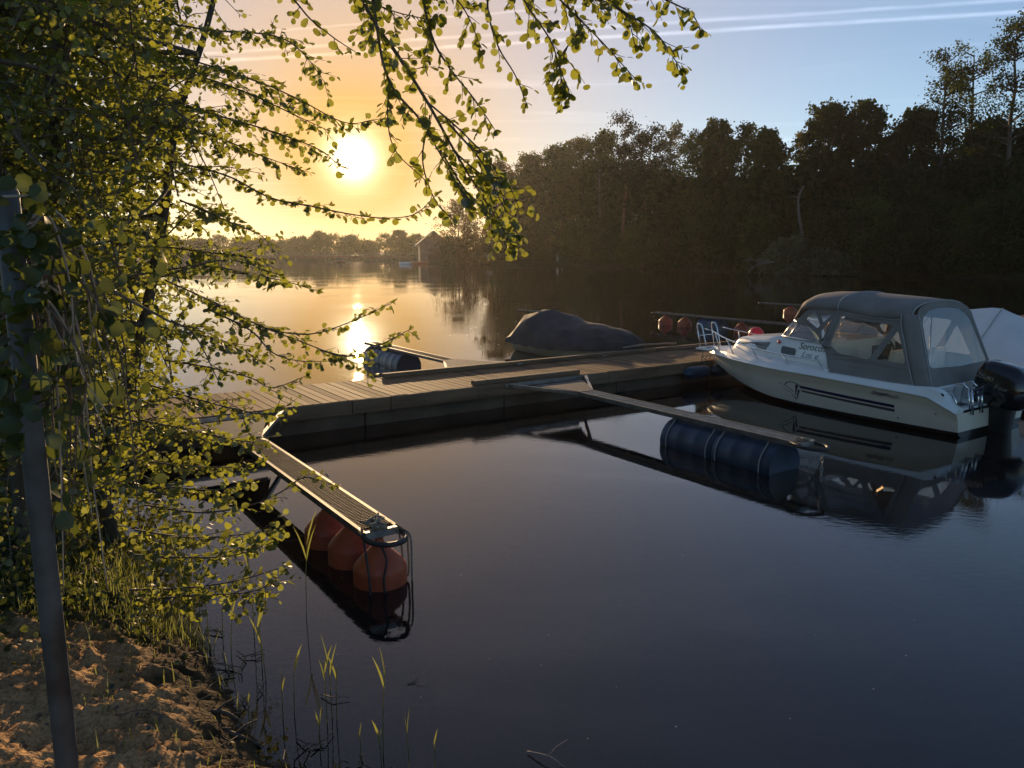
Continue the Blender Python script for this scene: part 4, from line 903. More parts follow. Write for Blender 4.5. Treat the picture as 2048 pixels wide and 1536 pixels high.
REACH = [  # long branches reaching out over the water: pixel paths with distance
    ([(250, 90, 6.2), (380, 120, 5.8), (520, 165, 5.5), (600, 200, 5.4), (690, 245, 5.3), (760, 238, 5.3)], 1), ([(300, 40, 6), (420, 60, 5.6), (540, 70, 5.4), (600, 100, 5.3), (650, 165, 5.2)], 1),
    ([(320, 200, 6), (450, 235, 5.7), (560, 268, 5.5), (640, 300, 5.4), (675, 328, 5.4)], 1), ([(280, 240, 6.4), (420, 270, 6.0), (520, 310, 5.7), (600, 340, 5.6)], 1),
    ([(330, 320, 6), (450, 350, 5.7), (540, 395, 5.5), (620, 412, 5.4), (700, 428, 5.3), (770, 436, 5.2), (830, 428, 5.2), (870, 392, 5.2)], 0), ([(330, 130, 6.5), (480, 180, 6.0), (600, 235, 5.8), (655, 260, 5.7)], 1),
    ([(360, 400, 5.9), (450, 440, 5.6), (520, 470, 5.5), (545, 500, 5.4)], 1), ([(300, 490, 6.3), (420, 505, 5.9), (520, 520, 5.7), (550, 560, 5.6)], 1),
    ([(380, 520, 5.6), (470, 545, 5.4), (560, 560, 5.2), (635, 582, 5.1)], 0), ([(330, 560, 5.8), (440, 610, 5.5), (530, 655, 5.3), (620, 668, 5.2), (710, 640, 5.1), (785, 605, 5.0)], 0),
    ([(420, 605, 5.5), (530, 655, 5.3), (620, 690, 5.2), (700, 722, 5.1), (750, 748, 5.0)], 0), ([(640, 700, 5.15), (700, 712, 5.05), (760, 690, 5.0), (818, 660, 4.95)], 0),
    ([(420, 620, 5.4), (500, 660, 5.2), (545, 705, 5.0), (600, 722, 5.0), (665, 722, 5.0)], 0), ([(330, 720, 5.7), (420, 735, 5.4), (500, 755, 5.2), (545, 775, 5.1), (612, 752, 5.0)], 0),
    ([(300, 770, 5.5), (400, 800, 5.2), (480, 820, 5.0), (545, 828, 4.9), (560, 800, 4.9)], 1), ([(280, 840, 5.4), (380, 860, 5.1), (470, 880, 4.9), (530, 885, 4.8)], 1), ([(300, 650, 5.7), (400, 670, 5.4), (470, 690, 5.2), (515, 720, 5.1)], 1),
    ([(260, 920, 5.3), (360, 930, 5.0), (450, 935, 4.8), (525, 925, 4.7)], 1), ([(290, 1010, 5.0), (400, 1025, 4.7), (500, 1010, 4.5), (560, 985, 4.4), (610, 955, 4.4), (672, 972, 4.3)], 0),
    ([(270, 1060, 5.0), (380, 1075, 4.7), (470, 1070, 4.5), (560, 1060, 4.3)], 1), ([(270, 1110, 4.9), (380, 1115, 4.6), (470, 1110, 4.4), (545, 1085, 4.3)], 1), ([(260, 1180, 4.8), (380, 1175, 4.5), (480, 1160, 4.3), (572, 1132, 4.2)], 0),
    ([(280, 1200, 4.7), (400, 1190, 4.4), (490, 1185, 4.3), (560, 1165, 4.2)], 1), ([(240, 980, 5.2), (340, 975, 4.9), (430, 980, 4.7), (500, 965, 4.6)], 1)]
for path, full_ in REACH:
    b1 = MB(); spray(lv, b1, [aty(*q) for q in path], S0, .0075, twig_gap=.042 if full_ else .055, twig_len=(.12, .38) if full_ else (.07, .22), leaf=(.030, .056), leaf_gap=.030, first=.05); b1.build('branch', M['twig'], al)
n = 66000; yy = rv.uniform(-420, 1215, n); xx = rv.uniform(-420, 1, n) + (dense(yy) - 20) * rv.rand(n) ** .8; Yd = rv.uniform(5.4, 9.2, n)
P = np.array([aty(a, b_, c_) for a, b_, c_ in zip(xx, yy, Yd)]); cl_ = vnoise(P[:, 0] * 3 + P[:, 2] * 1.7, P[:, 1] * 3 + P[:, 2] * 2.3, 91); P = P[(P[:, 2] > .15) & (cl_ > .30) & ((P[:, 2] > 1.7) | (P[:, 0] < -3.7) | (rv.rand(n) < .35))]
lv.bulk(P, (.035, .06), .9, .3)
n = 34000; yy = rv.uniform(-420, 900, n); P = np.array([aty(a, b_, c_) for a, b_, c_ in zip(rv.uniform(-300, 340, n), yy, rv.uniform(8.4, 11.5, n))]); lv.bulk(P[P[:, 2] > .8], (.05, .07), .9, .3)
tag(br.build('twigs', M['twig'], al), kind='stuff')
foliage(lv, al, M['alder_leaf'])

# ------------------------------------------------------------------ alder whose boughs hang into the top of the view
O0 = np.array([-3.3, 1.2, float(ground_z(-3.3, 1.2))])
ao = empty('alder_tree', O0, 0, 'alder bough hanging down into the top of the view in front of the sky', 'tree')
lv = Leaves(); br = MB(); b = MB()
tp_ = catmull([O0 - [0, 0, .2], O0 + [.05, .1, 1.5], O0 + [.3, .35, 2.9], O0 + [.5, .5, 4.4], O0 + [.6, .5, 6.2]], 5); b.tube([p - O0 for p in tp_], list(np.linspace(.17, .07, len(tp_))), 10); b.build('trunk', M['bark'], ao, True)
limbs = [[O0 + [.35, .4, 3.2], (-2.0, 2.5, 4.55), (-.9, 3.4, 4.35), (-.2, 3.8, 4.05), aty(840, -60, 3.9)], [O0 + [.45, .48, 4.0], (-1.4, 2.4, 5.0), (.2, 3.3, 4.75), (1.0, 3.8, 4.25), aty(1330, -45, 3.95)],
         [O0 + [.5, .5, 4.3], (-1.2, 1.4, 5.2), (.9, 1.9, 5.3), (2.6, 2.4, 5.2)], [O0 + [.5, .5, 4.6], (-2.2, -.6, 5.8), (-.6, -1.6, 6.0), (1.4, -2.4, 6.0)]]
LP = [catmull(l, 8) for l in limbs]
for l in LP: b = MB(); b.tube([p - O0 for p in l], list(np.linspace(.05, .011, len(l))), 8); b.build('limb', M['bark'], ao, True)
HANG = [([(690, -130, 4.0), (735, 20, 3.9), (795, 110, 3.9), (855, 205, 3.9), (905, 295, 3.9), (950, 370, 3.9), (995, 440, 3.9), (1030, 500, 3.9)], .013, 1), ([(745, -90, 3.9), (755, 60, 3.8), (780, 165, 3.8), (840, 240, 3.8), (890, 325, 3.8), (930, 400, 3.8)], .010, 1),
        ([(830, -90, 4.1), (860, 60, 4.0), (895, 130, 4.0), (950, 200, 4.0), (990, 260, 4.0)], .009, 1), ([(985, -80, 4.0), (975, 10, 3.9), (995, 90, 3.9), (1030, 150, 3.9), (1052, 205, 3.9)], .007, 0), ([(1010, -60, 4.0), (1060, 20, 3.9), (1105, 90, 3.9), (1128, 180, 3.9)], .008, 1),
        ([(1060, -60, 4.1), (1140, 20, 4.0), (1200, 80, 4.0), (1268, 155, 4.0)], .008, 1), ([(1150, -70, 4.0), (1230, 10, 3.9), (1310, 65, 3.9), (1362, 138, 3.9)], .008, 1), ([(1200, -60, 4.1), (1310, -10, 4.0), (1380, 25, 4.0), (1400, 60, 4.0)], .007, 1),
        ([(560, -70, 4.3), (605, 20, 4.2), (660, 70, 4.2), (712, 105, 4.2)], .007, 0), ([(900, 250, 3.9), (960, 320, 3.85), (1000, 400, 3.85), (1035, 470, 3.85)], .006, 1), ([(880, 300, 3.9), (930, 380, 3.9), (975, 430, 3.9), (1020, 490, 3.9)], .006, 1),
        ([(860, 230, 3.9), (845, 320, 3.9), (870, 400, 3.9), (905, 440, 3.9)], .005, 0), ([(905, 300, 3.9), (965, 350, 3.9), (1010, 360, 3.9), (1040, 420, 3.9)], .005, 1), ([(780, 160, 3.85), (775, 230, 3.8), (790, 300, 3.8), (850, 360, 3.8)], .004, 0), ([(850, 200, 3.9), (920, 260, 3.9), (985, 330, 3.9), (1000, 380, 3.9)], .005, 1),
        ([(1100, -30, 4.0), (1190, -5, 3.9), (1250, 30, 3.9), (1270, 90, 3.9)], .006, 1), ([(790, -50, 4.0), (900, -10, 4.0), (940, 40, 3.9), (960, 100, 3.9)], .006, 1), ([(640, -80, 4.3), (700, -20, 4.2), (780, 20, 4.1), (860, 40, 4.0)], .006, 1), ([(1150, 20, 4), (1160, 60, 4.0), (1120, 120, 3.95), (1140, 190, 3.95)], .005, 1)]
for path, r, full_ in HANG:
    P = [aty(*q) for q in path]
    if path[0][1] < 0:      # hang it from the nearest limb
        cand = [p for l in LP[:2] for p in l[8:]]; P = [min(cand, key=lambda c: np.linalg.norm(c - P[0]))] + P
    b1 = MB(); spray(lv, b1, P, O0, r, twig_gap=.042 if full_ else .085, twig_len=(.08, .27) if full_ else (.06, .17), leaf=(.032, .058), leaf_gap=.031, droop=.55, first=.18); b1.build('branch', M['twig'], ao)
for l in LP:
    for p in l[6:]:
        for k in range(2):
            d = unit(rdir() + np.array([0, 0, .5])); q = np.array(p)
            e = q + d * .7
            if e[1] > 2 and e[2] < 4.3 + .05: continue
            spray(lv, br, [q, q + d * .35, e], O0, .006, twig_gap=.1, leaf_gap=.05)
tag(br.build('twigs', M['twig'], ao), kind='stuff')
foliage(lv, ao, M['alder_leaf'])

# ------------------------------------------------------------------ galvanised pole with dead vine and ivy
pb = aty(131, 1500, 2.17); pz = float(ground_z(pb[0], pb[1]))
pole = MB(); pole.lathe([(.032, 0), (.032, 2.66 - pz + .2), (.027, 2.67 - pz + .2), (.004, 2.675 - pz + .2)], 24); po = pole.build('steel_pole', M['galvanised'], None, auto=30)
po.location = (pb[0], pb[1], pz - .2); tag(po, 'bare galvanised steel pole standing in the sand at the far left', 'pole')
vn = empty('dead_vine', (pb[0], pb[1], pz), 0, 'dry brown vine stems and ivy leaves trailing over the steel pole', 'vine'); v0 = np.array(vn.location); lv = Leaves()
for i in range(34):
    y0 = rv.uniform(420, 640); x0 = rv.uniform(-10, 60); ln = rv.uniform(180, 620); dx = rv.uniform(40, 230); Y0 = 2.17 + rv.uniform(-.12, .3)
    P = [aty(x0, y0, Y0), aty(x0 + dx * .45, y0 - rv.uniform(-10, 40), Y0 + .05), aty(x0 + dx * .85, y0 + ln * .25, Y0 + .1), aty(x0 + dx, y0 + ln * .6, Y0 + .12), aty(x0 + dx + rv.uniform(-20, 60), y0 + ln, Y0 + .12)]
    C = catmull(P, 7); b = MB(); b.tube([p - v0 for p in C], list(np.linspace(.0045, .0018, len(C))), 5); b.build('vine_stem', M['twig'] if i % 3 else M['dead_wood'], vn, True)
    for k in range(3): lv.add(C[rv.randint(6, len(C))], unit(rdir() + np.array([0, 0, -.6])), unit(np.array([.1, -.5, .6]) + rdir() * .6), rv.uniform(.04, .075))
for i in range(230): p = aty(*((rv.uniform(0, 330), rv.uniform(430, 1000), rv.uniform(2.5, 3.4)) if i % 2 else (rv.uniform(-20, 110), rv.uniform(360, 880), rv.uniform(1.98, 2.11)))); lv.add(p, unit(rdir() + np.array([0, 0, -.5])), unit(np.array([.1, -.5, .6]) + rdir() * .7), rv.uniform(.04, .06))
foliage(lv, vn, M['ivy_leaf'], LV, LT, 240, 'ivy_leaves')
b = MB(); b.tube([aty(-40, 396, 2.1) - v0, aty(40, 392, 2.1) - v0, aty(101, 389, 2.12) - v0], .004, 6); b.build('pale_twig', M['dead_wood'], vn, True)

# ------------------------------------------------------------------ reeds, grass, driftwood at the water's edge
CLUMPS = [('three tall reed blades standing in the water under the nearest finger', [(655, 1446, 120), (665, 1435, 118), (673, 1440, 110)]), ('single tall reed with two leaves left of the image centre bottom', [(765, 1506, 168)]),
          ('thin dark reeds beside the finger reflection, left of the orange buoys', [(612, 1240, 170)]), ('tall slim reeds standing in front of the lowest alder branches', [(509, 1275, 165), (525, 1340, 120), (534, 1362, 115)]),
          ('short reeds and bent stalks in the shallows beside the driftwood', [(588, 1430, 105), (566, 1440, 95), (500, 1450, 60), (640, 1500, 70)]), ('reed tips at the bottom edge, right of the sand', [(725, 1540, 75), (765, 1545, 75), (820, 1550, 100), (872, 1555, 70)]),
          ('bright reed patch in the shallows below the alder', [(300, 1270, 110), (318, 1285, 90), (345, 1300, 120), (372, 1290, 140), (395, 1310, 110), (420, 1300, 130), (445, 1290, 120), (462, 1320, 90)]),
          ('green reeds close under the alder branches at the bank', [(240, 1230, 90), (262, 1240, 110), (290, 1215, 120), (330, 1200, 130), (360, 1205, 120), (400, 1180, 110)])]
for lab, L_ in CLUMPS:
    p0 = at(*L_[0][:2]); rc = empty('reed_clump', (p0[0], p0[1], 0), 0, lab, 'reeds', 'reeds in the shallow water'); r0 = np.array(rc.location)
    for (x, y, hpx) in L_:
        g = at(x, y); H_ = hpx * np.linalg.norm(g - [0, 0, CAM_H]) / FOC * 1.12; lean = rv.normal(size=2) * .06 * H_; zb = -.12
        st_ = [g + [0, 0, zb], g + [lean[0] * .4, lean[1] * .4, H_ * .5], g + [lean[0], lean[1], H_ * .85]]
        b = MB(); b.tube([p - r0 for p in catmull(st_, 4)], list(np.linspace(.0032, .0016, 9)), 5); b.build('stem', M['reed_leaf'], rc)
        for k in range(rv.randint(2, 4)):
            q = .5 + .35 * rv.rand(); s_ = g + np.array([lean[0] * q, lean[1] * q, H_ * q]); a = rv.uniform(0, 6.28); d = np.array([math.cos(a) * .16, math.sin(a) * .16, 1]); ln = H_ * rv.uniform(.28, .45); w_ = np.cross(unit(d), [math.sin(a), -math.cos(a), 0.3]); w_ = unit(w_) * .0056
            c = [s_ + d * ln * t + np.array([math.cos(a), math.sin(a), 0]) * ln * .15 * t * t for t in (0, .35, .7, 1)]; ww = (.5, 1, .7, .05)
            b = MB(); b.loft([[tuple(p - w_ * k_ - r0), tuple(p - r0 + np.array([0, 0, .001])), tuple(p + w_ * k_ - r0)] for p, k_ in zip(c, ww)]); b.build('leaf', M['reed_leaf'], rc, True)
def blades(name, pts, hgt, wid, m, kind='stuff', spread=.5):
    pts = np.asarray(pts, float); n = len(pts); a = rv.uniform(0, 6.28, n); h_ = rv.uniform(*hgt, n); dx = np.stack([np.cos(a), np.sin(a), np.zeros(n)], 1); lean = rv.uniform(.1, spread, n)[:, None]
    sd = np.stack([-np.sin(a), np.cos(a), np.zeros(n)], 1) * wid; upv = np.array([0, 0, 1.0])
    lev = []
    for t, w_ in ((0, 1), (.5, .8), (1, .08)):
        c = pts + upv * (h_ * (t - .15 * t * t))[:, None] + dx * lean * (h_ * t * t)[:, None]; lev += [c - sd * w_, c + sd * w_]
    V = np.stack(lev, 1).reshape(-1, 3); T = np.array([(0, 1, 3, 2), (2, 3, 5, 4)]); F = (T[None] + (np.arange(n) * 6)[:, None, None]).reshape(-1, 4)
    return np_mesh(name, V, F, m, None, True, kind)
x, y = rv.uniform(-4.6, -1.0, 16000), rv.uniform(3.1, 8.2, 16000); d = shore_dist(x, y)
k = (d > -.12) & (d < .9) & ((y > 4.5) | (rv.rand(16000) > .93)); x, y = x[k][:2600], y[k][:2600]
P = np.stack([x, y, ground_z(x, y) - .01], 1)
g_ = blades('bank_grass', P, (.05, .20), .0035, M['reed_leaf']); tag(g_, 'tufts of fresh green grass along the bank edge', 'grass')
lv = Leaves(); x, y = rv.uniform(-6.0, -1.9, 9000), rv.uniform(3.7, 8.5, 9000); d = shore_dist(x, y)
k = (d > .1) & ((y > 4.6) | (x < -2.6) | (rv.rand(9000) > .9)); x, y, d = x[k], y[k], d[k]
lv.bulk(np.stack([x, y, ground_z(x, y) + rv.rand(len(x)) ** 2 * np.minimum(.6, d * .5)], 1), (.025, .05), .6)
A_ = lv.arrays(); VV = leaf_verts(LV, *A_).reshape(-1, 3); FF = (LT[None] + (np.arange(len(A_[0])) * len(LV))[:, None, None]).reshape(-1, 3)
tag(np_mesh('undergrowth', VV, FF, M['ivy_leaf'], None, True, 'stuff'), 'dark leafy undergrowth below the alder on the bank', 'undergrowth')
def stick(label, P, r, cat='driftwood', name='driftwood_branch', m='bark'):
    C = catmull(P, 5); b = MB(); b.tube(C, list(np.linspace(r, r * .35, len(C))), 7); t = len(C) // 2
    b.tube([C[t], np.array(C[t]) + [.04, .03, .03], np.array(C[t]) + [.10, .06, .05]], [r * .5, r * .35, r * .2], 5); return tag(b.build(name, M[m], None, True), label, cat)
stick('forked dark driftwood lying between sand and water', [at(345, 1400, .06), at(400, 1420, .05), at(450, 1425, .06), at(478, 1440, .03)], .018)
stick('thick wet log end at the edge of the sand', [at(415, 1455, .02), at(470, 1470, .03), at(520, 1490, .01)], .022)
stick('long thin twig lying along the muddy water edge', [at(300, 1340, .09), at(350, 1385, .07), at(400, 1440, .07), at(470, 1490, .04)], .006, m='twig')
stick('thin twig lying flat on the sand beside the pole', [at(230, 1430, .35), at(290, 1420, .32), at(350, 1440, .25)], .005, m='twig')
stick('dark curved stick floating near the tall single reed', [at(815, 1368, .004), at(825, 1365, .006), at(836, 1360, .004)], .004, 'stick', 'floating_stick', 'twig')
stick('pale bent twig rising from the water at the bottom edge', [at(1055, 1503, .01), at(1085, 1509, .03), at(1105, 1516, .03), at(1135, 1540, -.01)], .004, 'twig', 'bent_twig', 'dead_wood')

b = MB()
for i in range(70):
    k = rv.randint(4, 9); t = rv.rand(); q = LAKE[k] * (1 - t) + LAKE[k + 1] * t + rv.normal(size=2) * .16; a = rv.uniform(0, 6.28); ln = rv.uniform(.05, .22); z = max(float(ground_z(q[0], q[1])), 0) + .012
    b.tube([(q[0], q[1], z), (q[0] + math.cos(a) * ln * .5, q[1] + math.sin(a) * ln * .5, z + .012), (q[0] + math.cos(a + .4) * ln, q[1] + math.sin(a + .4) * ln, z + .004)], [.004, .0035, .002], 4)
tag(b.build('twig_litter', M['twig']), 'dark broken twigs scattered along the muddy water edge', 'twigs', kind='stuff')
lv = Leaves(); x, y = rv.uniform(-3.6, -.7, 900), rv.uniform(1.9, 4.6, 900); k = shore_dist(x, y) > .02; x, y = x[k], y[k]; lv.bulk(np.stack([x, y, ground_z(x, y) + .006], 1), (.012, .032), .35)
A_ = lv.arrays(); VV = leaf_verts(LV, *A_).reshape(-1, 3); FF = (LT[None] + (np.arange(len(A_[0])) * len(LV))[:, None, None]).reshape(-1, 3)
tag(np_mesh('leaf_litter', VV, FF, M['twig'], None, True, 'stuff'), 'dry brown leaf litter scattered over the sand', 'leaf litter')
n = 260; P = np.array([at(x, y) for x, y in zip(rv.uniform(880, 1900, n), 545 + 150 * rv.rand(n) ** 1.6)]); P = P[shore_dist(P[:, 0], P[:, 1]) < -2]; P[:, 2] = .006; s_ = rv.uniform(.008, .028, len(P))[:, None]
P2 = np.array([at(x, y) for x, y in zip(rv.uniform(600, 2000, 24), rv.uniform(1000, 1500, 24))]); P2[:, 2] = .004; P = np.concatenate([P, P2]); s_ = np.concatenate([s_, rv.uniform(.0015, .004, 24)[:, None]])
V = np.stack([P + s_ * [-1, -1, 0], P + s_ * [1, -1, 0], P + s_ * [1, 1, .1], P + s_ * [-1, 1, .1]], 1).reshape(-1, 3); tag(np_mesh('floating_fluff', V, np.arange(len(V)).reshape(-1, 4), M['white_fluff'], None, False, 'stuff'), 'white willow fluff drifting on the dark water', 'fluff')
# ------------------------------------------------------------------ trees on the far shore
def quads(C, R_, n, size, flat=.6, rs=rv, face_up=.0):
    "n leaf faces round every clump centre"
    m = len(C); P = np.repeat(C, n, 0) + rs.normal(size=(m * n, 3)) * (np.repeat(R_, n) * .62)[:, None] * [1, 1, .85]
    D = unit(rs.normal(size=(m * n, 3))); N_ = unit(rs.normal(size=(m * n, 3)) + [0, 0, face_up]); Xx = unit(np.cross(D, N_)); S_ = rs.uniform(*size, m * n)[:, None]
    V = np.stack([P - Xx * S_ * .5, P + D * S_ * .55, P + Xx * S_ * .5, P - D * S_ * .45], 1).reshape(-1, 3); return V, np.arange(len(V)).reshape(-1, 4)
def make_tree(name, base, H_, Wd, kind, label, m, seed, group, cat='tree', leafs=1.0):
    rs = np.random.RandomState(seed); root = empty(name, base, 0, label, cat, group); b = MB(); lim = MB(); C, Rr = [], []
    lean = rs.normal(size=2) * .02 * H_
    tf = .9 if kind in ('broad', 'feather') else .97
    trunk = lambda t: np.array([lean[0] * t * t, lean[1] * t * t, H_ * tf * t])
    r0 = H_ * .014 + .04
    if kind != 'shrub':
        b.tube([trunk(t) + np.array([*rs.normal(size=2) * .006 * H_, -.3 if t == 0 else 0]) for t in np.linspace(0, 1, 9)], list(np.linspace(r0, r0 * .15, 9)), 7)
    if kind in ('broad', 'feather'):
        lo = .08 if kind == 'broad' else .2
        for i in range(15):
            t = rs.uniform(lo, .9); a = rs.uniform(0, 6.28); el = rs.uniform(.2, .9); env = Wd * (1 - abs((t - .5) / .58) ** 2.2 * .55)
            p = trunk(t); e = p + np.array([math.cos(a) * env * .8, math.sin(a) * env * .8, env * el * .6]); mid = (p + e) / 2 + [0, 0, -.05 * env]
            lim.tube([p, mid, e], [r0 * .35, r0 * .22, r0 * .06], 4, False)
        n = int(330 * leafs) if kind == 'broad' else int(230 * leafs)
        ph = rs.uniform(0, 6.28, 6)
        for i in range(n):
            t = lo + (.97 - lo) * rs.rand() ** .8; a = rs.uniform(0, 6.28)
            env = Wd * (1.0 if t < .45 else math.sqrt(max(0, 1 - ((t - .45) / .54) ** 2))) * (.86 + .20 * math.sin(2 * a + 7 * t + ph[0]) + .16 * math.sin(3 * a - 13 * t + ph[1]) + .12 * math.sin(5 * a + 21 * t + ph[2]))
            c = trunk(t) * [1, 1, 1 / tf] + np.array([math.cos(a), math.sin(a), 0]) * env * rs.rand() ** .42 + rs.normal(size=3) * .06 * Wd; c[2] = min(c[2], H_ * .985); C.append(c); Rr.append(rs.uniform(.35, 1.0) * Wd * .19)
        size = (.22, .46) if kind == 'broad' else (.16, .34); per = 44 if kind == 'broad' else 32
    elif kind == 'pine':
        for i in range(22):
            t = rs.uniform(.52, .99); a = rs.uniform(0, 6.28); ln = Wd * (1.15 - t) * 1.5 * rs.uniform(.5, 1) + .4; p = trunk(t); e = p + np.array([math.cos(a) * ln, math.sin(a) * ln, ln * .35]); lim.tube([p, (p + e) / 2 + [0, 0, .1], e], [r0 * .3, r0 * .2, .03], 4, False)
            for q in (.55, .8, 1.0): C.append(p + (e - p) * q + rs.normal(size=3) * .25); Rr.append(rs.uniform(.6, 1.1))
        for i in range(7):
            t = rs.uniform(.2, .5); a = rs.uniform(0, 6.28); p = trunk(t); e = p + np.array([math.cos(a) * 1.6, math.sin(a) * 1.6, -.2]); lim.tube([p, e], [.05, .015], 3, False)
        size = (.18, .36); per = 70
    elif kind == 'sparse':      # tall, airy, visible ascending branches
        for i in range(44):
            t = rs.uniform(.30, .99); a = rs.uniform(0, 6.28); ln = Wd * (1.25 - t) * rs.uniform(.6, 1.15) + .5; p = trunk(t); e = p + np.array([math.cos(a) * ln, math.sin(a) * ln, ln * rs.uniform(.25, .7)]); mid = (p + e) / 2 + [0, 0, -.08 * ln]
            lim.tube([p, mid, e], [r0 * .28, r0 * .16, .02], 4, False)
            for q in (.5, .75, .95):
                s_ = p + (e - p) * q; tip = s_ + unit(rs.normal(size=3) + [0, 0, .4]) * ln * .35; lim.tube([s_, tip], [.03, .01], 3, False); C.append(tip + rs.normal(size=3) * .2); Rr.append(rs.uniform(.35, .8)); C.append(s_ + rs.normal(size=3) * .3); Rr.append(rs.uniform(.3, .6))
        size = (.13, .26); per = int(22 * leafs)
    else:                       # shrub
        for i in range(10):
            a = rs.uniform(0, 6.28); e = np.array([math.cos(a) * Wd * .6, math.sin(a) * Wd * .6, H_ * rs.uniform(.5, .9)]); b.tube([(0, 0, -.3), e * .5 + [0, 0, .2], e], [.07, .05, .015], 4, False)
        for i in range(int(140 * leafs)):
            a = rs.uniform(0, 6.28); q = rs.rand() ** .5; z = rs.uniform(.05, 1) * math.sqrt(max(.05, 1 - q * q * .85)); C.append(np.array([math.cos(a) * Wd * q, math.sin(a) * Wd * q, H_ * z])); Rr.append(rs.uniform(.5, 1) * H_ * .15)
        size = (.16, .34); per = 52
    b.build('trunk' if kind != 'shrub' else 'stems', M['pine_bark'] if kind == 'pine' else M['bark'], root)
    if lim.v: lim.build('limbs', M['bark'], root)
    V, F = quads(np.array(C), np.array(Rr), per, size, rs=rs); V[:, 2] = np.maximum(V[:, 2], .05); np_mesh('crown', V, F, m, root)
    return root
def sd(px): return interp(px, [800, 850, 1000, 1150, 1300, 1500, 1600, 1800, 2048, 2300], [170, 166, 156, 144, 113, 91, 84, 77.5, 71, 66])
def ground_at(p): return float(ground_z(np.array([p[0]]), np.array([p[1]]))[0])
FT = [  # pixel x, pixel y of the top, extra distance, half width px, kind, material, label
    (1005, 318, 10, 42, 'broad', 'autumn_crown', 'first tree of the far wood, next to the boathouse shrub, catching the sun'), (1052, 306, 9, 40, 'broad', 'fresh_crown', 'second tree of the far wood counted from the boathouse'), (1105, 290, 10, 46, 'broad', 'oak_crown', 'third tree of the far wood counted from the boathouse'),
    (1160, 276, 9, 46, 'broad', 'fresh_crown', 'leafy tree of the far wood two places left of the dark pine'), (1208, 260, 11, 42, 'broad', 'oak_crown', 'leafy tree of the far wood directly left of the dark pine'), (1247, 232, 5, 52, 'pine', 'pine_crown', 'dark pine with a bent top, highest of the middle of the wood'),
    (1285, 250, 6, 46, 'pine', 'pine_crown', 'second dark pine, just right of the one with the bent top'), (1332, 243, 12, 42, 'feather', 'willow_crown', 'pale feathery birch right of the two pines'), (1385, 258, 10, 44, 'feather', 'fresh_crown', 'thin leafy tree right of the feathery birch, sky showing through'),
    (1428, 236, 7, 48, 'broad', 'oak_crown', 'tall rounded oak between the birch and the broad oak'), (1482, 246, 9, 42, 'feather', 'oak_crown', 'thin oak with sky showing between its branches'), (1530, 255, 7, 42, 'broad', 'oak_crown', 'oak left of the broad dark oak'), (1585, 262, 10, 42, 'feather', 'fresh_crown', 'low light tree tucked against the broad dark oak'),
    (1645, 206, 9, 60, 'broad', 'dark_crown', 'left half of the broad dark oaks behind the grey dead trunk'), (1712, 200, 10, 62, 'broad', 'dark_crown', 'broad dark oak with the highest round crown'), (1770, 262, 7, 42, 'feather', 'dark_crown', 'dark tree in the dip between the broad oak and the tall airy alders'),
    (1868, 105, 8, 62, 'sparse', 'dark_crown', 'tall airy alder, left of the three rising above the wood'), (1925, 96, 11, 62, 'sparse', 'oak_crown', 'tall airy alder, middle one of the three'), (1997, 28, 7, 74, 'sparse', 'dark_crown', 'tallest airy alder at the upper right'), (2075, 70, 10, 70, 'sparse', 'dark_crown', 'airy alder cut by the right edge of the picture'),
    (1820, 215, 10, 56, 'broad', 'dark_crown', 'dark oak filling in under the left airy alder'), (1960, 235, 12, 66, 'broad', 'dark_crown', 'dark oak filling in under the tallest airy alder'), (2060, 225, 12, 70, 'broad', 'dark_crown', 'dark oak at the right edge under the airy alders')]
for i, (px, ty, ex, hw, kind, mm, lab) in enumerate(FT):
    Yd = sd(px) + ex; b0 = aty(px, 500, Yd); b0[2] = ground_at(b0); tp_ = aty(px, ty, Yd); make_tree({'pine': 'pine_tree', 'sparse': 'alder_tree'}.get(kind, 'broadleaf_tree'), b0, tp_[2] - b0[2], hw * 1.18 * Yd / FOC, kind, lab, M[mm], 100 + i, 'trees of the wood on the far shore')
FS = [(1040, 440, 5, 46, 'dark_crown'), (1100, 425, 4, 46, 'dark_crown'), (1165, 420, 3, 48, 'oak_crown'), (1225, 440, 2, 44, 'dark_crown'), (1285, 432, 2, 46, 'oak_crown'), (1345, 410, 2, 50, 'dark_crown'), (1405, 375, 3, 54, 'oak_crown'), (1470, 385, 2, 50, 'dark_crown'), (1525, 420, 1.5, 40, 'oak_crown'),
      (1585, 472, .5, 56, 'willow_crown'), (1660, 400, 2, 56, 'dark_crown'), (1668, 478, .5, 44, 'willow_crown'), (1735, 385, 2, 60, 'oak_crown'), (1800, 420, 1.5, 52, 'dark_crown'), (1865, 380, 2, 60, 'dark_crown'), (1935, 400, 1.5, 58, 'oak_crown'), (2005, 370, 2, 62, 'dark_crown'), (2070, 390, 2, 60, 'dark_crown')]
for i, (px, ty, ex, hw, mm) in enumerate(FS):
    Yd = sd(px) + ex; b0 = aty(px, 500, Yd); b0[2] = ground_at(b0); tp_ = aty(px, ty, Yd)
    wl_ = {9: 'pale round willow bush at the water below the grey dead trunk', 11: 'pale willow bush right of the one below the dead trunk'}.get(i, ('waterside bush %s on the far bank' % ['nearest the boathouse', 'left of the white landing stage', 'just behind the white landing stage', 'right of the white landing stage', 'below the dark pine', 'right below the dark pine', 'tall and leafy below the feathery birch', 'below the tall rounded oak', 'left of the fallen branches', '', 'behind the two pale willows', '', 'below the broad dark oak', 'below the dip beside the airy alders', 'below the left airy alder', 'below the middle airy alder', 'below the tallest airy alder', 'cut by the right picture edge'][i]))
    make_tree('waterside_bush', b0, max(2.5, tp_[2] - b0[2]), hw * Yd / FOC, 'shrub', wl_, M[mm], 300 + i, 'bushes along the far bank', 'bush')
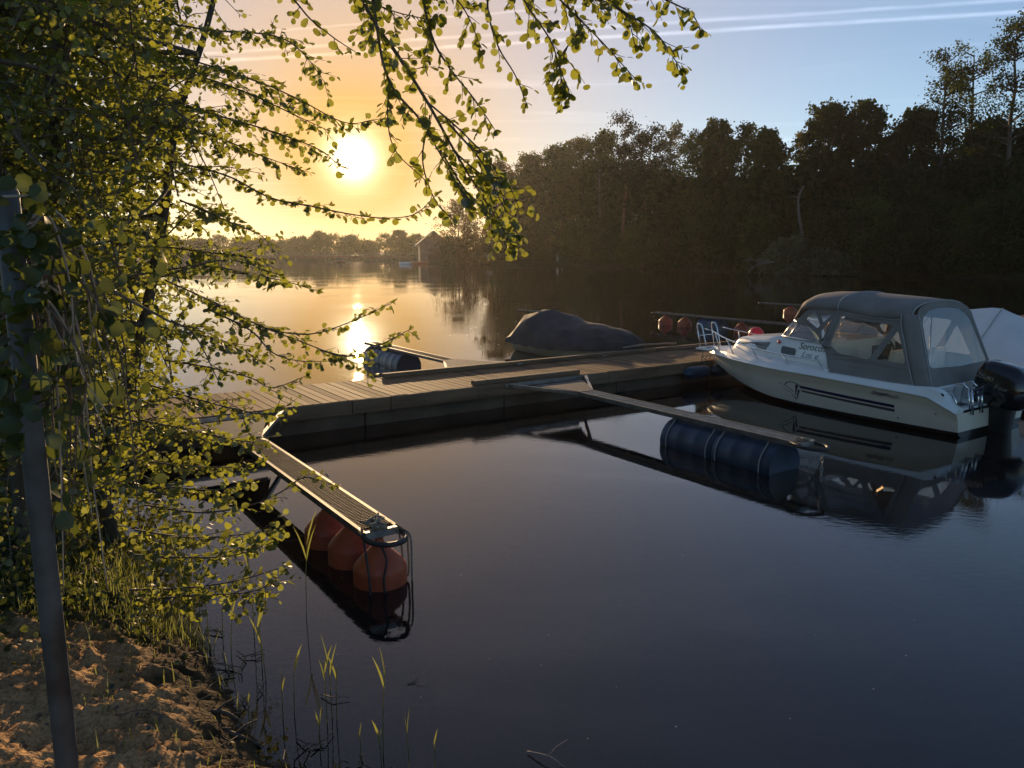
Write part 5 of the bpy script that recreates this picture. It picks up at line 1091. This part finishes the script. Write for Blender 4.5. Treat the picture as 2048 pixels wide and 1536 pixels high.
# the depth of the wood behind the front trees reads as one mass
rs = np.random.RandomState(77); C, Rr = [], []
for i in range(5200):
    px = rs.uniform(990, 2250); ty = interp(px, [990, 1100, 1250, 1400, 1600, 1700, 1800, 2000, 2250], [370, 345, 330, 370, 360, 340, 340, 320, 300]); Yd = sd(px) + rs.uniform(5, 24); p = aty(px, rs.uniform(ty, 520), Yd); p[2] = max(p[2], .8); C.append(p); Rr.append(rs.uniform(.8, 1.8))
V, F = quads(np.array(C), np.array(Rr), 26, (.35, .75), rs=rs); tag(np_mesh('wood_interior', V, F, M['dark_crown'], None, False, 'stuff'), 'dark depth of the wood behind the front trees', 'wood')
# far tree line behind the footbridge
BT = [(300, 480), (350, 474), (400, 478), (440, 470), (485, 476), (530, 478), (565, 482), (600, 474), (640, 464), (668, 468), (700, 472), (735, 484), (770, 468), (800, 462), (835, 470), (865, 478)]
for i, (px, ty) in enumerate(BT):
    Yd = 262 + (i * 7) % 13; b0 = aty(px, 500, Yd); b0[2] = ground_at(b0); tp_ = aty(px, ty, Yd)
    make_tree('distant_tree', b0, tp_[2] - b0[2], 26 * Yd / FOC, 'broad' if i % 3 else 'feather', 'hazy distant tree number %s from the boathouse in the line behind the footbridge' % ['sixteen', 'fifteen', 'fourteen', 'thirteen', 'twelve', 'eleven', 'ten', 'nine', 'eight', 'seven', 'six', 'five', 'four', 'three', 'two', 'one'][i], M['fresh_crown'], 500 + i, 'distant trees behind the footbridge', leafs=.55)
C, Rr = [], []
for i in range(420): p = aty(rs.uniform(150, 900), rs.uniform(484, 506), rs.uniform(256, 285)); C.append([p[0], p[1], max(1.5, p[2])]); Rr.append(rs.uniform(1, 2.4))
V, F = quads(np.array(C), np.array(Rr), 20, (.5, .9), rs=rs); tag(np_mesh('distant_scrub', V, F, M['fresh_crown'], None, False, 'stuff'), 'low hazy scrub between the distant trees', 'scrub')
C, Rr = [], []
for i in range(500): p = aty(rs.uniform(150, 850), 508, rs.uniform(240, 250)); C.append([p[0], p[1], ground_at(p) + rs.uniform(.1, .9)]); Rr.append(rs.uniform(.5, 1.0))
V, F = quads(np.array(C), np.array(Rr), 12, (.25, .6), rs=rs); tag(np_mesh('reed_bank', V, F, M['willow_crown'], None, False, 'stuff'), 'pale reed bank under the footbridge', 'reeds')
# big leafy shrub in front of the boathouse, and the bronze one beside it
for i, (px, ty, Yd, hw, kind, mm, lab) in enumerate(((918, 398, 161, 52, 'feather', 'autumn_crown', 'tall twiggy willow half hiding the boathouse'), (945, 450, 158, 36, 'shrub', 'autumn_crown', 'bronze bush right of the boathouse'), (985, 470, 160, 36, 'shrub', 'oak_crown', 'green bush behind the small notice board'), (905, 470, 160, 26, 'shrub', 'oak_crown', 'low bush against the boathouse wall'))):
    b0 = aty(px, 500, Yd); b0[2] = ground_at(b0); tp_ = aty(px, ty, Yd); make_tree('waterside_willow' if i == 0 else 'waterside_bush', b0, tp_[2] - b0[2], hw * Yd / FOC, kind, lab, M[mm], 700 + i, 'bushes by the boathouse', 'tree' if i == 0 else 'bush')
# dead trunk and fallen branches
def dead(label, P, r, name):
    C = catmull([aty(*p) for p in P], 5); b = MB(); b.tube(C, list(np.linspace(r, r * .3, len(C))), 6)
    for k in (.45, .6, .75, .9): p = np.array(C[int(k * (len(C) - 1))]); b.tube([p, p + rs.normal(size=3) * [.5, .3, .3] + [0, 0, .5]], [r * .35, r * .1], 4)
    tag(b.build(name, M['snag_wood'], None, True), label, 'dead wood')
dead('grey dead trunk standing behind the pale willow bush', [(1608, 540, 85), (1606, 480, 85), (1598, 430, 85), (1597, 395, 85), (1608, 372, 85)], .22, 'snag')
dead('bleached fallen branches over the water left of the willow bush', [(1548, 524, 83), (1525, 527, 82.5), (1508, 533, 82), (1493, 550, 82)], .12, 'fallen_branch')
dead('bleached upper fallen branch reaching left over the water', [(1545, 526, 83), (1520, 522, 82.8), (1500, 520, 82.6), (1485, 522, 82.4)], .08, 'fallen_branch')
dead('grey snag with a broken top among the dark pines', [(1200, 435, 139), (1200, 400, 139), (1199, 360, 139), (1200, 330, 139)], .25, 'snag')

# ------------------------------------------------------------------ boathouse, footbridge and small things across the lake
mat('thatch', (.16, .12, .085), (.24, .19, .13), 2, .95, bump=.04, bscale=5); mat('brick_wall', (.20, .12, .085), (.28, .18, .13), 1.5, .9); mat('white_paint', (.75, .74, .70), (.68, .66, .62), 4, .5); mat('shirt', (.05, .06, .09), (.07, .08, .11), 8, .9); mat('skin', (.45, .28, .2), None, rough=.6)
bh0 = aty(868, 520, 170); bh0[2] = ground_at(bh0)
bh = empty('boathouse', bh0, R(10), 'small gabled boathouse with a steep roof at the far lake corner', 'boathouse')
gz = bh0[2]; w2, dp, eave, ridge = 3.3, 7.5, 3.2, 6.1
MB().box(-w2 + .35, w2 - .35, 0, dp, -.6, eave + .2).build('wall', M['brick_wall'], bh)
MB().poly([(-w2 + .35, eave + .2), (w2 - .35, eave + .2), (0, ridge - .25)], [], lambda u, v: (u, .03, v)).build('gable', M['brick_wall'], bh, solid=.06)
rf = MB()
for sg in (-1, 1): rf.add([(0, -.5, ridge), (sg * (w2 + .35), -.5, eave - .15), (sg * (w2 + .35), dp + .4, eave - .15), (0, dp + .4, ridge)], [(0, 1, 2, 3)])
rf.build('roof', M['thatch'], bh, solid=.28)
d_ = MB().box(-1.2, 1.2, -.06, -.005, -.1, 2.4).build('door', M['planks_dark'], bh); MB().box(.7, .8, -.12, -.06, 1.0, 1.12).build('handle', M['steel'], d_)
MB().box(-w2 - .9, -w2 - .36, -.4, .1, eave - .35, eave - .15).build('gutter_end', M['white_paint'], bh)
p_l, p_r = aty(440, 512, 231), aty(846, 512, 226)
fb_ = empty('footbridge', (p_l[0], p_l[1], 0), math.atan2(p_r[1] - p_l[1], p_r[0] - p_l[0]), 'long low footbridge with a railing across the far end of the lake', 'bridge'); Lb = math.hypot(p_r[0] - p_l[0], p_r[1] - p_l[1])
MB().box(0, Lb, -.9, .9, .85, 1.25).build('deck', M['planks_dark'], fb_)
for sg in (-.85, .85):
    for z_ in (1.85, 2.4): MB().box(0, Lb, sg - .05, sg + .05, z_, z_ + .12).build('rail', M['planks_dark'], fb_)
    for k in range(int(Lb / 1.9) + 1): MB().box(k * 1.9 - .07, k * 1.9 + .07, sg - .07, sg + .07, 1.0, 2.46).build('railing_post', M['planks_dark'], fb_)
for k in range(int(Lb / 5.7) + 1): MB().box(k * 5.7 - .15, k * 5.7 + .15, -.6, .6, -2, .9).build('pile', M['planks_dark'], fb_)
# rowing boat with a rower
rb0 = at(681, 525); rb = empty('rowing_boat', rb0, R(-70), 'small rowing boat seen end on far out in the sun glitter', 'rowing boat')
h_ = MB(); secs = []
for a, bm in zip((-1.8, -1.6, -.9, 0, .9, 1.6, 1.9), (.45, .52, .64, .68, .58, .28, .03)):
    z_ = .42 + .06 * abs(a); half = [(a, bm, z_), (a, bm * .85, .1), (a, bm * .4, -.08), (a, 0, -.1)]; secs.append(half + [(x, -y, z) for x, y, z in half[-2::-1]])
h_.loft(secs, cap0=True); h_.build('hull', M['planks_dark'], rb, auto=35, solid=.04)
for x0 in (-1.0, .1): MB().box(x0 - .12, x0 + .12, -.55, .55, .28, .32).build('thwart', M['planks'], rb)
for sg in (-1, 1):
    b = MB(); b.tube([(.35, sg * .15, .75), (-.15, sg * .7, .55), (-.55, sg * 2.1, .06)], .03, 6); b.box(-.75, -.55, min(sg * 2.05, sg * 2.5), max(sg * 2.05, sg * 2.5), .0, .05); b.build('oar', M['dead_wood'], rb)
jn = [(0, 0, .38), (.02, 0, .62), (.08, 0, .88), (.10, 0, .98), (.11, 0, 1.12), (.06, .22, .86), (.25, .27, .68), (.40, .16, .74), (.06, -.22, .86), (.25, -.27, .68), (.40, -.16, .74), (.05, .12, .36), (.45, .14, .52), (.75, .13, .22), (.05, -.12, .36), (.45, -.14, .52), (.75, -.13, .22), (.12, 0, 1.2)]
ed = [(0, 1), (1, 2), (2, 3), (3, 4), (4, 17), (2, 5), (5, 6), (6, 7), (2, 8), (8, 9), (9, 10), (0, 11), (11, 12), (12, 13), (0, 14), (14, 15), (15, 16)]
rd = [.16, .15, .15, .06, .10, .075, .05, .04, .075, .05, .04, .10, .075, .05, .10, .075, .05, .07]
def make_person():
    me = bpy.data.meshes.new('person'); me.from_pydata(jn, ed, []); o = link('person', me); o.modifiers.new('skin', 'SKIN'); s_ = o.modifiers.new('sub', 'SUBSURF'); s_.levels = s_.render_levels = 1
    sv = me.skin_vertices[0].data if len(me.skin_vertices) else None
    if sv is None: return o
    for i, r in enumerate(rd): sv[i].radius = (r, r)
    sv[0].use_root = True; me.materials.append(M['shirt']); return o
pr = make_person(); pr.location = rb0 + np.array([0, 0, 0]); pr.rotation_euler = (0, 0, R(-70)); tag(pr, 'person in dark clothes rowing the small boat', 'person')
hd = MB(); hd.lathe([(.01, -.02), (.07, .0), (.095, .07), (.10, .12), (.085, .19), (.04, .235), (.005, .24)], 12, (.115, 0, 1.04)); hd.build('hair', M['bark'], pr, True)
# small craft and things on the far bank
def dinghy(px, py, L_, m, label):
    p = at(px, py); o = empty('moored_dinghy', p, R(15), label, 'dinghy'); b = MB(); secs = []
    for a, bm in zip((-.5, -.42, -.1, .25, .5), (.15, .2, .22, .16, .01)):
        half = [(a * L_, bm * L_, .5), (a * L_, bm * L_ * .8, .05), (a * L_, 0, -.1)]; secs.append(half + [(x, -y, z) for x, y, z in half[-2::-1]])
    b.loft(secs, cap0=True); b.build('hull', m, o, auto=35, solid=.04); MB().box(-.1 * L_, 0, -.2 * L_, .2 * L_, .35, .4).build('thwart', M['planks'], o); return o
dinghy(841, 528, 3.4, M['buoy_orange'], 'orange dinghy moored below the boathouse'); dinghy(811, 529, 2.4, M['white_paint'], 'tiny white dinghy left of the boathouse')
sp0 = aty(979, 520, 156); sp0[2] = ground_at(sp0); sg_ = empty('notice_board', sp0, 0, 'small pale notice board on posts right of the boathouse', 'sign')
for x0 in (-.45, .45): MB().box(x0 - .05, x0 + .05, -.05, .05, -.3, 2.2).build('post', M['planks_dark'], sg_)
MB().box(-.65, .65, -.09, -.052, 1.3, 2.2).build('board', M['dead_wood'], sg_)
ls0 = at(1137, 530); ls = empty('landing_stage', (ls0[0], ls0[1], 0), R(-20), 'small landing stage with white posts and rail on the far bank', 'landing stage')
MB().box(-2.4, 2.6, -.6, .6, .35, .47).build('deck', M['dead_wood'], ls)
for x0, h1 in ((-2.2, 1.5), (-1.1, 1.0), (.6, 1.0), (2.4, 1.0)): MB().box(x0 - .07, x0 + .07, -.62, -.5, -1.2, h1).build('post', M['white_paint'], ls)
MB().box(-2.25, -1.9, -.55, -.2, .48, 1.9).build('locker', M['white_paint'], ls)

# ------------------------------------------------------------------ hazy evening air
m_z, nt = nodes_of('haze'); N, L_ = nt.nodes, nt.links
pv = N.new('ShaderNodeVolumePrincipled'); pv.inputs['Color'].default_value = (.95, .93, .90, 1); pv.inputs['Density'].default_value = .00015; pv.inputs['Anisotropy'].default_value = .62
o_ = N.new('ShaderNodeOutputMaterial'); L_.new(pv.outputs[0], o_.inputs['Volume'])
hz = MB().box(-1000, 1000, -320, 1000, -4.5, 34).build('haze', m_z); tag(hz, 'thin golden evening haze over the lake', 'haze', kind='stuff')
